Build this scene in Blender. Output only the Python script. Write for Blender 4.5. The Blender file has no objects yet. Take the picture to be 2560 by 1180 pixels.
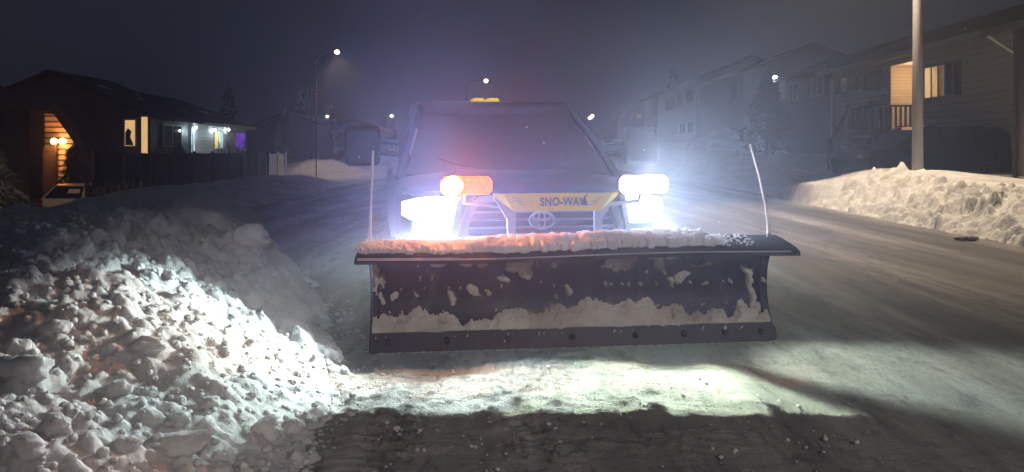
import bpy, math, random
import numpy as np
from mathutils import Vector, Matrix, noise as mn
random.seed(7); R = math.radians
S = bpy.context.scene
C = S.collection
F = 1950.0; CH = 1.35; HZ = 382.0
def W(px, py, d): return ((px-1280)/F*d, d, CH-(py-HZ)/F*d)

# ---------------------------------------------------------------- node helpers
class NT:
    def __init__(s, nt): s.nt = nt; s.n = nt.nodes; s.l = nt.links
    def new(s, t, **kw):
        n = s.n.new(t)
        for k, v in kw.items(): setattr(n, k, v)
        return n
    def put(s, sock, v):
        if isinstance(v, bpy.types.NodeSocket): s.l.new(v, sock)
        elif v is not None: sock.default_value = v
    def m(s, op, a, b=None, c=None):
        n = s.new('ShaderNodeMath', operation=op)
        s.put(n.inputs[0], a); s.put(n.inputs[1], b) if b is not None else None
        if c is not None: s.put(n.inputs[2], c)
        return n.outputs[0]
    def ss(s, v, a, b, lo=0.0, hi=1.0, smooth=True):
        n = s.new('ShaderNodeMapRange'); n.interpolation_type = 'SMOOTHSTEP' if smooth else 'LINEAR'
        s.put(n.inputs[0], v); n.inputs[1].default_value = a; n.inputs[2].default_value = b
        n.inputs[3].default_value = lo; n.inputs[4].default_value = hi
        return n.outputs[0]
    def noise(s, vec, scale, detail=4, rough=.55, dist=0.0):
        n = s.new('ShaderNodeTexNoise'); s.put(n.inputs['Vector'], vec)
        n.inputs['Scale'].default_value = scale; n.inputs['Detail'].default_value = detail
        n.inputs['Roughness'].default_value = rough; n.inputs['Distortion'].default_value = dist
        return n.outputs['Fac']
    def mix(s, f, a, b):
        n = s.new('ShaderNodeMix', data_type='RGBA'); s.put(n.inputs[0], f)
        s.put(n.inputs[6], a); s.put(n.inputs[7], b); return n.outputs[2]
    def coords(s, scale=(1, 1, 1), rot=(0, 0, 0)):
        t = s.new('ShaderNodeTexCoord'); mp = s.new('ShaderNodeMapping')
        s.l.new(t.outputs['Object'], mp.inputs[0]); mp.inputs['Scale'].default_value = scale
        mp.inputs['Rotation'].default_value = rot; return mp.outputs[0]
def c4(c): return (c[0], c[1], c[2], 1.0)
def mat(name, col, rough=.6, metal=0.0, var=.15, scale=6, bump=0.0, bscale=30, stretch=(1, 1, 1), spec=.5, coat=0.0):
    m = bpy.data.materials.new(name); m.use_nodes = True; t = NT(m.node_tree)
    p = m.node_tree.nodes['Principled BSDF']
    v = t.coords(stretch); n = t.noise(v, scale)
    a = c4([x*(1-var) for x in col]); b = c4([min(1, x*(1+var)) for x in col])
    t.put(p.inputs['Base Color'], t.mix(n, a, b))
    p.inputs['Roughness'].default_value = rough; p.inputs['Metallic'].default_value = metal
    p.inputs['Specular IOR Level'].default_value = spec; p.inputs['Coat Weight'].default_value = coat
    if bump:
        bn = t.new('ShaderNodeBump'); bn.inputs['Distance'].default_value = bump; bn.inputs['Strength'].default_value = 1
        t.put(bn.inputs['Height'], t.noise(v, bscale, 5)); t.l.new(bn.outputs[0], p.inputs['Normal'])
    return m
def emis(name, col, st, var=0.0, scale=8):
    m = bpy.data.materials.new(name); m.use_nodes = True; t = NT(m.node_tree)
    p = m.node_tree.nodes['Principled BSDF']
    p.inputs['Base Color'].default_value = c4([x*.5 for x in col]); p.inputs['Roughness'].default_value = .3
    p.inputs['Emission Color'].default_value = c4(col)
    if var:
        t.put(p.inputs['Emission Strength'], t.ss(t.noise(t.coords(), scale, 3), .3, .7, st*(1-var), st*(1+var)))
    else: p.inputs['Emission Strength'].default_value = st
    return m
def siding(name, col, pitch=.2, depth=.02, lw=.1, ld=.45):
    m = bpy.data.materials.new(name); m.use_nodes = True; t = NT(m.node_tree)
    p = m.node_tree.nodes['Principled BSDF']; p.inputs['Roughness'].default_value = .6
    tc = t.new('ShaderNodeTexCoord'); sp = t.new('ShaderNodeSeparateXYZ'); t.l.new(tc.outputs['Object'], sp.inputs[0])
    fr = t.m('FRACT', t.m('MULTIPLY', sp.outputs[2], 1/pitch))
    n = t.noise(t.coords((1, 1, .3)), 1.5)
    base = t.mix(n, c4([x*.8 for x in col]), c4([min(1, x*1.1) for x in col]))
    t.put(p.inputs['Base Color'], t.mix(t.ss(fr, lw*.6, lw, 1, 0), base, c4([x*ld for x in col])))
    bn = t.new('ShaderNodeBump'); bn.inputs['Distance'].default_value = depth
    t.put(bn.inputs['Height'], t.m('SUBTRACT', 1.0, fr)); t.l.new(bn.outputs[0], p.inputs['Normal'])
    return m

# ---------------------------------------------------------------- materials
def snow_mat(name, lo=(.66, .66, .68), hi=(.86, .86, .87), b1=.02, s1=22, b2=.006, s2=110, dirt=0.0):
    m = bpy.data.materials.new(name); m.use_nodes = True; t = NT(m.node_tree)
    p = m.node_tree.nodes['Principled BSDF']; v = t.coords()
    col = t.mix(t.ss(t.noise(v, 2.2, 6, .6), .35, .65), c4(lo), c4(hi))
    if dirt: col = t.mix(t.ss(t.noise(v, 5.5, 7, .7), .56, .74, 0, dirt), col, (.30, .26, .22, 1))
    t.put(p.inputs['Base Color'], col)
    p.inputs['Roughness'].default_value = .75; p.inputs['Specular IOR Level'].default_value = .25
    if name == 'snow': p.inputs['Subsurface Weight'].default_value = .7; p.inputs['Subsurface Radius'].default_value = (1, 1, 1); p.inputs['Subsurface Scale'].default_value = .05
    h = t.m('ADD', t.m('MULTIPLY', t.noise(v, s1, 6, .6), b1), t.m('MULTIPLY', t.noise(v, s2, 4, .65), b2))
    bn = t.new('ShaderNodeBump'); bn.inputs['Distance'].default_value = 1.0; bn.inputs['Strength'].default_value = .8
    t.put(bn.inputs['Height'], h); t.l.new(bn.outputs[0], p.inputs['Normal'])
    return m
M = {}
M['snow'] = snow_mat('snow', dirt=.25)
M['snow_bank'] = snow_mat('bank snow', (.6, .6, .6), (.82, .82, .82), .05, 9, .01, 40, dirt=.45)
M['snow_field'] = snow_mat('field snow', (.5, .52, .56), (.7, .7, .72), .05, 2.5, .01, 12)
M['crust'] = snow_mat('crust snow', (.55, .53, .5), (.82, .81, .8), .02, 18, .004, 90, dirt=.6)
def road_mat():
    m = bpy.data.materials.new('packed snow road'); m.use_nodes = True; t = NT(m.node_tree)
    p = m.node_tree.nodes['Principled BSDF']
    v = t.coords(); st = t.coords((1.0, .16, 1), (0, 0, R(-2))); st2 = t.coords((1.0, .05, 1), (0, 0, R(-2)))
    diag = t.coords((.35, 1.0, 1), (0, 0, R(12)))
    base = t.mix(t.ss(t.noise(st, 2.0, 7, .62, .4), .38, .64), (.31, .305, .30, 1), (.56, .545, .53, 1))
    base = t.mix(t.ss(t.noise(v, 42, 5, .7), .54, .70, 0, .45), base, (.11, .11, .115, 1))
    base = t.mix(t.ss(t.noise(t.coords((1.0, .3, 1), (0, 0, R(8))), 9, 7, .72, .6), .50, .66, 0, .55), base, (.10, .10, .105, 1))
    bare = t.m('MULTIPLY', t.ss(t.noise(st2, 1.15, 4, .5), .60, .72), t.ss(t.noise(diag, 7, 6, .7), .42, .60))
    base = t.mix(t.m('MULTIPLY', bare, .85), base, (.06, .06, .065, 1))
    sp = t.new('ShaderNodeSeparateXYZ'); t.l.new(v, sp.inputs[0])
    # dark wet strip along the right kerb
    xk = t.m('SUBTRACT', t.m('ADD', sp.outputs[0], t.m('MULTIPLY', t.noise(st2, 2.0, 3), .7)), t.m('MULTIPLY', sp.outputs[1], .036))
    k = t.m('MULTIPLY', t.ss(xk, 5.95, 6.25), t.ss(xk, 6.6, 6.95, 1, 0))
    base = t.mix(t.m('MULTIPLY', k, .75), base, (.07, .07, .075, 1))
    for x0_ in (-.30, .30):
        tk = t.m('MULTIPLY', t.ss(t.m('ABSOLUTE', t.m('SUBTRACT', xk, x0_+.05)), .22, .06), t.ss(t.noise(t.coords((1, .7, 1)), 13, 6, .7, .5), .50, .62))
        base = t.mix(t.m('MULTIPLY', tk, .7), base, (.07, .07, .08, 1))
    # the worn lane on the right is thinner, dirtier snow
    ln = t.m('MULTIPLY', t.ss(sp.outputs[0], 1.6, 3.2), .75)
    base = t.mix(t.m('MULTIPLY', ln, t.ss(t.noise(st2, 1.0, 5, .6), .35, .6)), base, (.13, .125, .12, 1))
    t.put(p.inputs['Base Color'], base)
    t.put(p.inputs['Roughness'], t.ss(t.noise(st, 3, 4), .3, .7, .5, .85)); p.inputs['Specular IOR Level'].default_value = .35
    h = t.m('ADD', t.m('MULTIPLY', t.noise(v, 60, 5, .7), .022), t.m('MULTIPLY', t.noise(diag, 12, 6, .65), .028))
    bn = t.new('ShaderNodeBump'); bn.inputs['Distance'].default_value = 1.0; bn.inputs['Strength'].default_value = .9
    t.put(bn.inputs['Height'], h); t.l.new(bn.outputs[0], p.inputs['Normal'])
    return m
M['road'] = road_mat()
M['body'] = mat('dark truck paint', (.008, .009, .013), .5, .0, .1, 3, spec=.3)
M['silver'] = mat('silver panel paint', (.22, .23, .26), .35, .5, .1, 4)
M['blackp'] = mat('black plastic', (.010, .010, .012), .75, 0, .2, 12)
M['rubber'] = mat('black rubber', (.018, .018, .02), .75, 0, .3, 14, .002, 60)
M['fendveil'] = mat('fender veil grey', (.06, .065, .08), .5)  # greyer than the body paint for the glare veil over it
M['chrome'] = mat('chrome', (.72, .74, .78), .18, 1.0, .05, 5)
M['steel'] = mat('galvanised bracket', (.3, .31, .34), .45, .6, .15, 18)
M['glass'] = mat('dark car glass', (.012, .014, .018), .06, 0, .1, 2, spec=.8)
M['glasspane'] = mat('dark window glass', (.02, .025, .035), .1, 0, .1, 2, spec=.8)
M['blade'] = mat('dark blade steel', (.030, .045, .10), .5, .3, .45, 7, .0015, 30)  # bluish base stands for the glowing haze over the blade
def blade_mat():
    m = M['blade']; t = NT(m.node_tree); p = m.node_tree.nodes['Principled BSDF']; base = p.inputs['Base Color'].links[0].from_socket
    a = t.mix(t.ss(t.noise(t.coords((1, 1, .22)), 9, 6, .7, .8), .52, .70, 0, .55), base, (.17, .18, .21, 1))
    a = t.mix(t.ss(t.noise(t.coords((.15, 1, 1)), 26, 5, .7), .60, .68, 0, .5), a, (.20, .20, .22, 1))
    a = t.mix(t.ss(t.noise(t.coords(), 17, 6, .7), .64, .72, 0, .8), a, (.16, .07, .035, 1)); t.put(p.inputs['Base Color'], a)
blade_mat()
M['edge'] = mat('worn cutting edge steel', (.035, .045, .085), .5, .2, .5, 9, .002, 26)
M['signyel'] = mat('yellow sign paint', (.90, .63, .02), .45, 0, .08, 14)
M['ink'] = mat('dark blue lettering', (.03, .035, .09), .5, 0, .15, 60)
M['concrete'] = mat('lamp pole galvanised', (.32, .31, .3), .65, .2, .15, 7, .001, 40)
M['wood'] = mat('weathered dark fence wood', (.055, .05, .05), .8, 0, .35, 5, stretch=(1, 1, .15))
M['woodlit'] = mat('fence boards in lit tone', (.75, .82, .8), .8, 0, .3, 5, stretch=(1, 1, .15))  # pale tone stands for light falling on this fence end
M['bark'] = mat('bark', (.06, .05, .045), .9, 0, .3, 9, .01, 25)
M['needle'] = mat('evergreen needles', (.035, .05, .035), .9, 0, .4, 3)
M['needlesnow'] = mat('snow dusted leaves', (.32, .33, .32), .9, 0, .5, 3)
M['shingle'] = mat('dark roof shingles', (.03, .03, .035), .9, 0, .3, 12, .01, 30)
M['trim'] = mat('white trim', (.36, .36, .35), .6, 0, .08, 8)
M['shutter'] = mat('black shutters', (.012, .013, .016), .6, 0, .2, 10)
M['whitepaint'] = mat('white car paint', (.62, .60, .56), .35, 0, .05, 3, coat=.4)
M['sid_cream'] = siding('cream siding', (.70, .66, .59))
M['sid_warm'] = siding('warm white siding', (.60, .56, .5), .12)
M['sid_white'] = siding('white siding', (.66, .66, .64))
M['sid_grey'] = siding('grey siding', (.36, .37, .38))
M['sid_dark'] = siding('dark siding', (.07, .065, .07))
M['lampwhite'] = emis('headlight glow', (.93, .97, 1.0), 9)
M['lampwhite2'] = emis('plow light glow', (1, 1, .97), 9)
M['amberon'] = emis('lit amber strobe', (1.0, .58, .08), 16)
M['amberlens'] = emis('amber lens', (1.0, .38, .04), .85, .25, 40)
M['roofamber'] = emis('roof beacon amber', (1.0, .66, .03), 1.0)
M['street'] = emis('street lamp glow', (1.0, .80, .50), 16)
M['streetw'] = emis('far lamp glow', (.85, .92, 1.0), 7)
M['winwarm'] = emis('lit window warm', (1.0, .60, .26), .62, .3, 2.5)
M['windoor'] = emis('lit door warm', (1.0, .62, .27), .8, .1, 1.5)
M['winwhite'] = emis('lit window cold white', (.62, .85, .92), .75, .6, 3)
M['winyel'] = emis('lit window yellow', (1.0, .72, .22), .9, .3, 3)
M['winpurple'] = emis('lit window purple', (.22, .06, .75), .6, .9, 5)
M['porch'] = emis('porch bulb', (1.0, .52, .16), 26)
M['porchwhite'] = emis('white porch bulb', (.85, .95, 1.0), 30)
M['orangebulb'] = emis('orange bulb', (1.0, .46, .12), 14)

# ---------------------------------------------------------------- mesh builder
class MB:
    def __init__(s): s.v = []; s.f = []
    def add(s, vs, fs):
        o = len(s.v); s.v += [tuple(v) for v in vs]; s.f += [tuple(i+o for i in f) for f in fs]; return s
    def box(s, x0, x1, y0, y1, z0, z1, Mx=None):
        vs = [(x, y, z) for z in (z0, z1) for y in (y0, y1) for x in (x0, x1)]
        if Mx is not None: vs = [tuple(Mx @ Vector(v)) for v in vs]
        return s.add(vs, [(0, 2, 3, 1), (4, 5, 7, 6), (0, 1, 5, 4), (2, 6, 7, 3), (0, 4, 6, 2), (1, 3, 7, 5)])
    def tube(s, pts, r, n=10, caps=True):
        pts = [Vector(p) for p in pts]; rs = r if isinstance(r, (list, tuple)) else [r]*len(pts)
        vs = []; prev = None
        for i, p in enumerate(pts):
            t = (pts[min(i+1, len(pts)-1)]-pts[max(i-1, 0)]).normalized()
            if prev is None:
                a = t.orthogonal().normalized()
            else: a = (prev - t*prev.dot(t)).normalized()
            prev = a; b = t.cross(a)
            vs += [tuple(p+(a*math.cos(2*math.pi*k/n)+b*math.sin(2*math.pi*k/n))*rs[i]) for k in range(n)]
        fs = [(i*n+k, i*n+(k+1) % n, (i+1)*n+(k+1) % n, (i+1)*n+k) for i in range(len(pts)-1) for k in range(n)]
        if caps: fs += [tuple(range(n-1, -1, -1)), tuple((len(pts)-1)*n+k for k in range(n))]
        return s.add(vs, fs)
    def ring(s, c, a, b, ax1, ax2, r, n=48, m=8):
        c, ax1, ax2 = Vector(c), Vector(ax1), Vector(ax2); nn = ax1.cross(ax2).normalized(); vs = []
        for i in range(n):
            t = 2*math.pi*i/n; p = c+ax1*(a*math.cos(t))+ax2*(b*math.sin(t))
            o = (ax1*(b*math.cos(t))+ax2*(a*math.sin(t))).normalized()
            vs += [tuple(p+o*(r*math.cos(2*math.pi*k/m))+nn*(r*.6*math.sin(2*math.pi*k/m))) for k in range(m)]
        return s.add(vs, [(i*m+k, i*m+(k+1) % m, ((i+1) % n)*m+(k+1) % m, ((i+1) % n)*m+k) for i in range(n) for k in range(m)])
    def prism(s, poly, n, depth):          # polygon of 3-d points pushed along n*depth
        n = Vector(n)*depth; k = len(poly); a = [Vector(p) for p in poly]
        return s.add([tuple(p) for p in a]+[tuple(p+n) for p in a],
                     [tuple(range(k)), tuple(range(2*k-1, k-1, -1))]+[(i, k+i, k+(i+1) % k, (i+1) % k) for i in range(k)])
    def loft(s, secs, closed=True, caps=True):
        n = len(secs[0]); vs = [p for q in secs for p in q]; fs = []
        for i in range(len(secs)-1):
            for k in range(n if closed else n-1): fs.append((i*n+k, i*n+(k+1) % n, (i+1)*n+(k+1) % n, (i+1)*n+k))
        if caps and closed: fs += [tuple(range(n-1, -1, -1)), tuple((len(secs)-1)*n+k for k in range(n))]
        return s.add(vs, fs)
    def disc_lathe(s, c, axis, prof, n=24):  # prof: (radius, along)
        c = Vector(c); t = Vector(axis).normalized(); a = t.orthogonal().normalized(); b = t.cross(a)
        vs = [tuple(c+t*h+(a*math.cos(2*math.pi*k/n)+b*math.sin(2*math.pi*k/n))*max(r, 1e-4)) for r, h in prof for k in range(n)]
        fs = [(i*n+k, i*n+(k+1) % n, (i+1)*n+(k+1) % n, (i+1)*n+k) for i in range(len(prof)-1) for k in range(n)]
        return s.add(vs, fs+[tuple(range(n-1, -1, -1)), tuple((len(prof)-1)*n+k for k in range(n))])
XF = {}
def obj(name, mb, m, parent=None, world=False, smooth=False, bevel=0.0):
    me = bpy.data.meshes.new(name)
    vs = mb.v
    if world and parent is not None:
        inv = XF[parent.name].inverted(); vs = [tuple(inv @ Vector(v)) for v in vs]
    me.from_pydata(vs, [], mb.f); me.update()
    me.materials.append(m)
    o = bpy.data.objects.new(name, me); C.objects.link(o)
    if parent is not None: o.parent = parent; XF[o.name] = XF[parent.name].copy()
    else: XF[o.name] = Matrix.Identity(4)
    bmfix(me)
    if smooth:
        for p in me.polygons: p.use_smooth = True
    if bevel:
        b = o.modifiers.new('b', 'BEVEL'); b.width = bevel; b.segments = 2; b.limit_method = 'ANGLE'
    return o
def bmfix(me):
    import bmesh
    b = bmesh.new(); b.from_mesh(me); bmesh.ops.recalc_face_normals(b, faces=b.faces); b.to_mesh(me); b.free()
def tag(o, label=None, cat=None, group=None, kind=None):
    if label: o['label'] = label
    if cat: o['category'] = cat
    if group: o['group'] = group
    if kind: o['kind'] = kind
    return o
def thing(name, label, cat, loc=(0, 0, 0), rz=0.0, group=None, sc=1.0):
    o = bpy.data.objects.new(name, None); C.objects.link(o); o.location = loc; o.rotation_euler = (0, 0, rz); o.scale = (sc,)*3
    o.empty_display_size = .3
    XF[o.name] = Matrix.Translation(loc) @ Matrix.Rotation(rz, 4, 'Z') @ Matrix.Scale(sc, 4)
    return tag(o, label, cat, group)
def lamp(name, kind, loc, col, energy, radius=.05, parent=None, **kw):
    l = bpy.data.lights.new(name, kind); l.color = col; l.energy = energy; l.shadow_soft_size = radius
    for k, v in kw.items(): setattr(l, k, v)
    o = bpy.data.objects.new(name, l); C.objects.link(o); o.location = loc
    if parent is not None:
        o.parent = parent; o.matrix_parent_inverse = XF[parent.name].inverted()
    return o

# ---------------------------------------------------------------- numpy noise / grids
rng = np.random.RandomState(11)
PERM = rng.rand(256, 256)
def vnoise(x, y):
    xi = np.floor(x).astype(int); yi = np.floor(y).astype(int); fx = x-xi; fy = y-yi
    fx = fx*fx*(3-2*fx); fy = fy*fy*(3-2*fy)
    a = PERM[xi & 255, yi & 255]; b = PERM[(xi+1) & 255, yi & 255]; c = PERM[xi & 255, (yi+1) & 255]; d = PERM[(xi+1) & 255, (yi+1) & 255]
    return (a*(1-fx)+b*fx)*(1-fy)+(c*(1-fx)+d*fx)*fy
def fbm(x, y, o=4, g=.5):
    s = 0; a = 1; t = 0
    for i in range(o):
        s = s+a*vnoise(x*2**i+17.3*i, y*2**i+5.1*i); t += a; a *= g
    return s/t-.5
def axis(a, b, d0, d1, step, grow=1.06, mx=2.0):
    """coordinates from a to b, even steps inside [d0,d1] growing outside"""
    mid = list(np.arange(d0, d1, step)); lo = []; hi = []
    s = step; x = d0
    while x > a: s = min(s*grow, mx); x -= s; lo.append(max(x, a))
    s = step; x = mid[-1]
    while x < b: s = min(s*grow, mx); x += s; hi.append(min(x, b))
    return np.array(lo[::-1]+mid+hi)
def sm(t): t = np.clip(t, 0, 1); return t*t*(3-2*t)
def grid_obj(name, xs, ys, Z, m, P=None, smooth=True):
    ny, nx = Z.shape if P is None else P.shape[:2]
    if P is None:
        X, Y = np.meshgrid(xs, ys); P = np.stack([X, Y, Z], -1)
    co = P.reshape(-1, 3)
    i = np.arange((ny-1)*nx).reshape(ny-1, nx)[:, :-1].ravel()
    q = np.stack([i, i+1, i+nx+1, i+nx], -1).astype(np.int32)
    me = bpy.data.meshes.new(name); me.vertices.add(len(co)); me.vertices.foreach_set('co', co.astype(np.float32).ravel())
    me.loops.add(q.size); me.loops.foreach_set('vertex_index', q.ravel())
    me.polygons.add(len(q)); me.polygons.foreach_set('loop_start', np.arange(0, q.size, 4, dtype=np.int32))
    me.polygons.foreach_set('loop_total', np.full(len(q), 4, dtype=np.int32))
    me.update(calc_edges=True); me.validate()
    me.polygons.foreach_set('use_smooth', np.ones(len(me.polygons), dtype=bool))
    me.materials.append(m)
    o = bpy.data.objects.new(name, me); C.objects.link(o); XF[o.name] = Matrix.Identity(4); return o
def stamp(Z, X1, Y1, rocks, rough=.25):
    """press rock shaped lumps into a height field; X1,Y1 are the axes"""
    for (cx, cy, r, hgt) in rocks:
        i0, i1 = np.searchsorted(Y1, [cy-1.3*r, cy+1.3*r]); j0, j1 = np.searchsorted(X1, [cx-1.3*r, cx+1.3*r])
        if i1-i0 < 2 or j1-j0 < 2: continue
        x, y = np.meshgrid(X1[j0:j1], Y1[i0:i1]); a = (cx*37.7+cy*91.3) % 6.28
        dx, dy = x-cx, y-cy; u = dx*math.cos(a)+dy*math.sin(a); v = -dx*math.sin(a)+dy*math.cos(a)
        rr = np.abs(u/r)**2.2+np.abs(v/(r*.8))**2.2
        rr = rr*(1+rough*2*fbm(x*2.2/r+cx*9, y*2.2/r, 3))
        cap = hgt*np.clip(1-rr, 0, 1)**.6
        cap = cap*(1+.35*fbm(x*3/r, y*3/r+cy*7, 3)) + cap*.35*(u/r)
        z0 = Z[i0:i1, j0:j1]; Z[i0:i1, j0:j1] = np.maximum(z0, np.where(cap > 0, z0*.55+.45*z0.mean()+cap, -9))

# ---------------------------------------------------------------- terrain
def g(x, y):
    x = np.asarray(x, float); y = np.asarray(y, float)
    rt = sm((x-7.9)/1.2)*0 + np.clip(x-8, 0, 7)*.075 + sm((x-8)/5)*np.clip(y-22, 0, 60)*.045
    lf = -np.clip(-7.5-x, 0, 9)*.11*(1-sm((y-40)/25))
    return rt+lf
xs = axis(-220, 220, -24, 24, .5, 1.15, 20); ys = axis(-40, 420, -4, 90, .7, 1.15, 20)
X, Y = np.meshgrid(xs, ys)
Z = g(X, Y)+fbm(X*.35, Y*.35, 4)*.22*sm((np.abs(X-.5)-7.6)/2)-.03
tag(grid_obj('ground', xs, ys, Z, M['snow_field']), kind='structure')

# road sheet with real lumps near the camera
xs = axis(-9.5, 9.0, -1.6, 3.4, .014, 1.05, .5); ys = axis(-6, 260, 2.9, 5.4, .014, 1.035, 3.0)
X, Y = np.meshgrid(xs, ys)
Z = fbm(X*1.3, Y*.5, 3)*.03
near = 1-sm((Y-5)/5)
Z += near*(fbm(X*9, Y*5, 4, .6)*.022*sm((2.9-X)/1.5+.4)+fbm(X*38, Y*26, 3, .7)*.008)
# crumbly windrow lying ahead of the blade, fading to the right
lump = (1-sm((X-.2)/1.6))*sm((Y-3.0)/.7)*(1-sm((Y-4.9)/.7))
Z += lump*np.clip(fbm(X*8+3, Y*11, 4, .65)+.08, 0, 1)*.09
# tyre tread ribs left of the blade
tr = np.exp(-((X+.72)/.12)**2)*sm((Y-2.4)/.3)*(1-sm((Y-4.7)/.5))
Z += tr*(np.abs(np.sin(Y*3.14159/.085+fbm(X*6, Y*6, 2)*2))**.6)*.02
# ruts further right
for xr, w in ((3.0, .35), (4.8, .4)): Z -= np.exp(-((X-.036*Y-xr)/w)**2)*.015
Z = np.maximum(Z+.012, -.012)
edge = np.maximum(sm((X-.036*(Y-11)-7.6)/.6), sm((-6.9-X+.0*Y)/.8)); Z = Z-edge*.25
tag(grid_obj('road', xs, ys, Z, M['road']), kind='structure')

# ---------------------------------------------------------------- the big windrow at the left
FY = [1.0, 2.5, 3.3, 4.0, 4.5, 5.5, 8.3, 12, 19, 30]; FX = [-.8, -.80, -.90, -.90, -1.0, -1.38, -2.2, -3.7, -6.3, -7.2]
HY = [1.0, 2.5, 3.3, 4.0, 5.0, 6.0, 8.0, 10, 12, 19, 30]; HM = [.3, .42, .58, .72, .80, .82, .72, .62, .56, .42, .35]; WD = [2.2, 2.2, 2.2, 2.0, 1.6, 1.5, 1.4, 1.5, 1.6, 2, 2]
def pile(X, Y):
    X = np.asarray(X, float); Y = np.asarray(Y, float)
    wob = fbm(X*1.1+4, Y*1.1, 3)*.35
    s = np.interp(Y, FY, FX)-X+wob; wd = np.interp(Y, HY, WD); hm = np.interp(Y, HY, HM)
    t = s/wd
    h = hm*np.sin(np.clip(t, 0, 1)*math.pi/2)**1.25
    h = h-.26*np.clip(s-wd-1.2, 0, 30)
    h = np.where(t < 0, t*.25, h)
    amp = np.clip(t*2.5, 0, 1)
    h = h+amp*(fbm(X*1.7, Y*1.7+9, 4)*.26+fbm(X*6, Y*6, 3)*.07)
    return h
xs = axis(-16, -.45, -3.6, -.55, .0125, 1.045, .4); ys = axis(-1, 34, 2.75, 6.0, .0125, 1.03, .35)
X, Y = np.meshgrid(xs, ys); Z = pile(X, Y)
Z = np.maximum(Z, g(X, Y)-.3)
rocks = []
r2 = np.random.RandomState(5)
for k in range(7500):
    y = 2.4+7.5*r2.rand()**1.4; s = r2.rand()**.8*3.2-.15; x = float(np.interp(y, FY, FX))-s
    r = .014+.030*r2.rand()**2.5*(1.0)+(.05*r2.rand() if r2.rand() < .05 else 0)+.003*y*r2.rand()
    rocks.append((x, y, r, r*(.35+.4*r2.rand())))
for k in range(1800):
    y = 5+5*r2.rand(); x = float(np.interp(y, FY, FX))-r2.rand()*1.6+.1; r = .03+.05*r2.rand()**2; rocks.append((x, y, r, r*(.5+.4*r2.rand())))
for k in range(50):
    y = 2.6+5.5*r2.rand(); x = float(np.interp(y, FY, FX))-r2.rand()*2.6-.1
    r = .05+.045*r2.rand(); rocks.append((x, y, r, r*(.3+.35*r2.rand())))
for k in range(120):
    y = 6+16*r2.rand(); x = float(np.interp(y, FY, FX))-r2.rand()*2.6-.2
    r = .10+.14*r2.rand(); rocks.append((x, y, r, r*(.3+.4*r2.rand())))
rocks.sort(key=lambda q: -q[2])
stamp(Z, xs, ys, rocks, .35)
near = 1-sm((Y-7)/4)
Z += near*(fbm(X*20, Y*20, 4, .7)*.034+fbm(X*65, Y*65, 3, .7)*.013)*sm((np.interp(Y, FY, FX)-X+.25)/.3)
tag(grid_obj('snow_windrow', xs, ys, Z, M['snow']), 'long lumpy heap of plowed snow filling the left foreground', 'snow bank', kind='thing')
PILEZ = (xs, ys, Z.copy())
def zsurf(x, y):
    a, b, z = PILEZ; j = int(np.clip(np.searchsorted(a, x), 0, len(a)-1)); i = int(np.clip(np.searchsorted(b, y), 0, len(b)-1))
    return max(float(z[i, j]), 0.0)
def hit(px, py):
    d = 2.4
    while d < 30:
        p = W(px, py, d)
        if p[2] < zsurf(p[0], p[1]): return p
        d += .01
    return p
ICO = {}
def ico(n):
    import bmesh
    if n not in ICO:
        b = bmesh.new(); bmesh.ops.create_icosphere(b, subdivisions=n, radius=1)
        ICO[n] = ([v.co.copy() for v in b.verts], [tuple(v.index for v in f.verts) for f in b.faces]); b.free()
    return ICO[n]
def chunk(mb, c, r, sc=(1, 1, 1), seed=0, n=2, rot=None, cuts=5, rough=.28):
    vs, fs = ico(n); rr = random.Random(seed); off = Vector((rr.uniform(-50, 50), rr.uniform(-50, 50), rr.uniform(-50, 50)))
    pl = []
    for _ in range(cuts):
        d = Vector((rr.gauss(0, 1), rr.gauss(0, 1), rr.gauss(0, 1))).normalized(); pl.append((d, rr.uniform(.55, .85)))
    if rot is None: rot = Matrix.Rotation(rr.uniform(0, 6.28), 3, 'Z') @ Matrix.Rotation(rr.uniform(-.6, .6), 3, 'X')
    out = []
    for v in vs:
        p = v*(1+rough*mn.noise(v*1.3+off)+rough*.5*mn.noise(v*3.5+off)+(rough*.25*mn.noise(v*9+off) if n > 2 else 0))
        for d, h in pl:
            e = p.dot(d)
            if e > h: p = p-d*(e-h)*.4
        p = rot @ Vector((p.x*sc[0], p.y*sc[1], p.z*sc[2]))
        out.append((c[0]+p.x*r, c[1]+p.y*r, c[2]+p.z*r))
    mb.add(out, fs)
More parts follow.
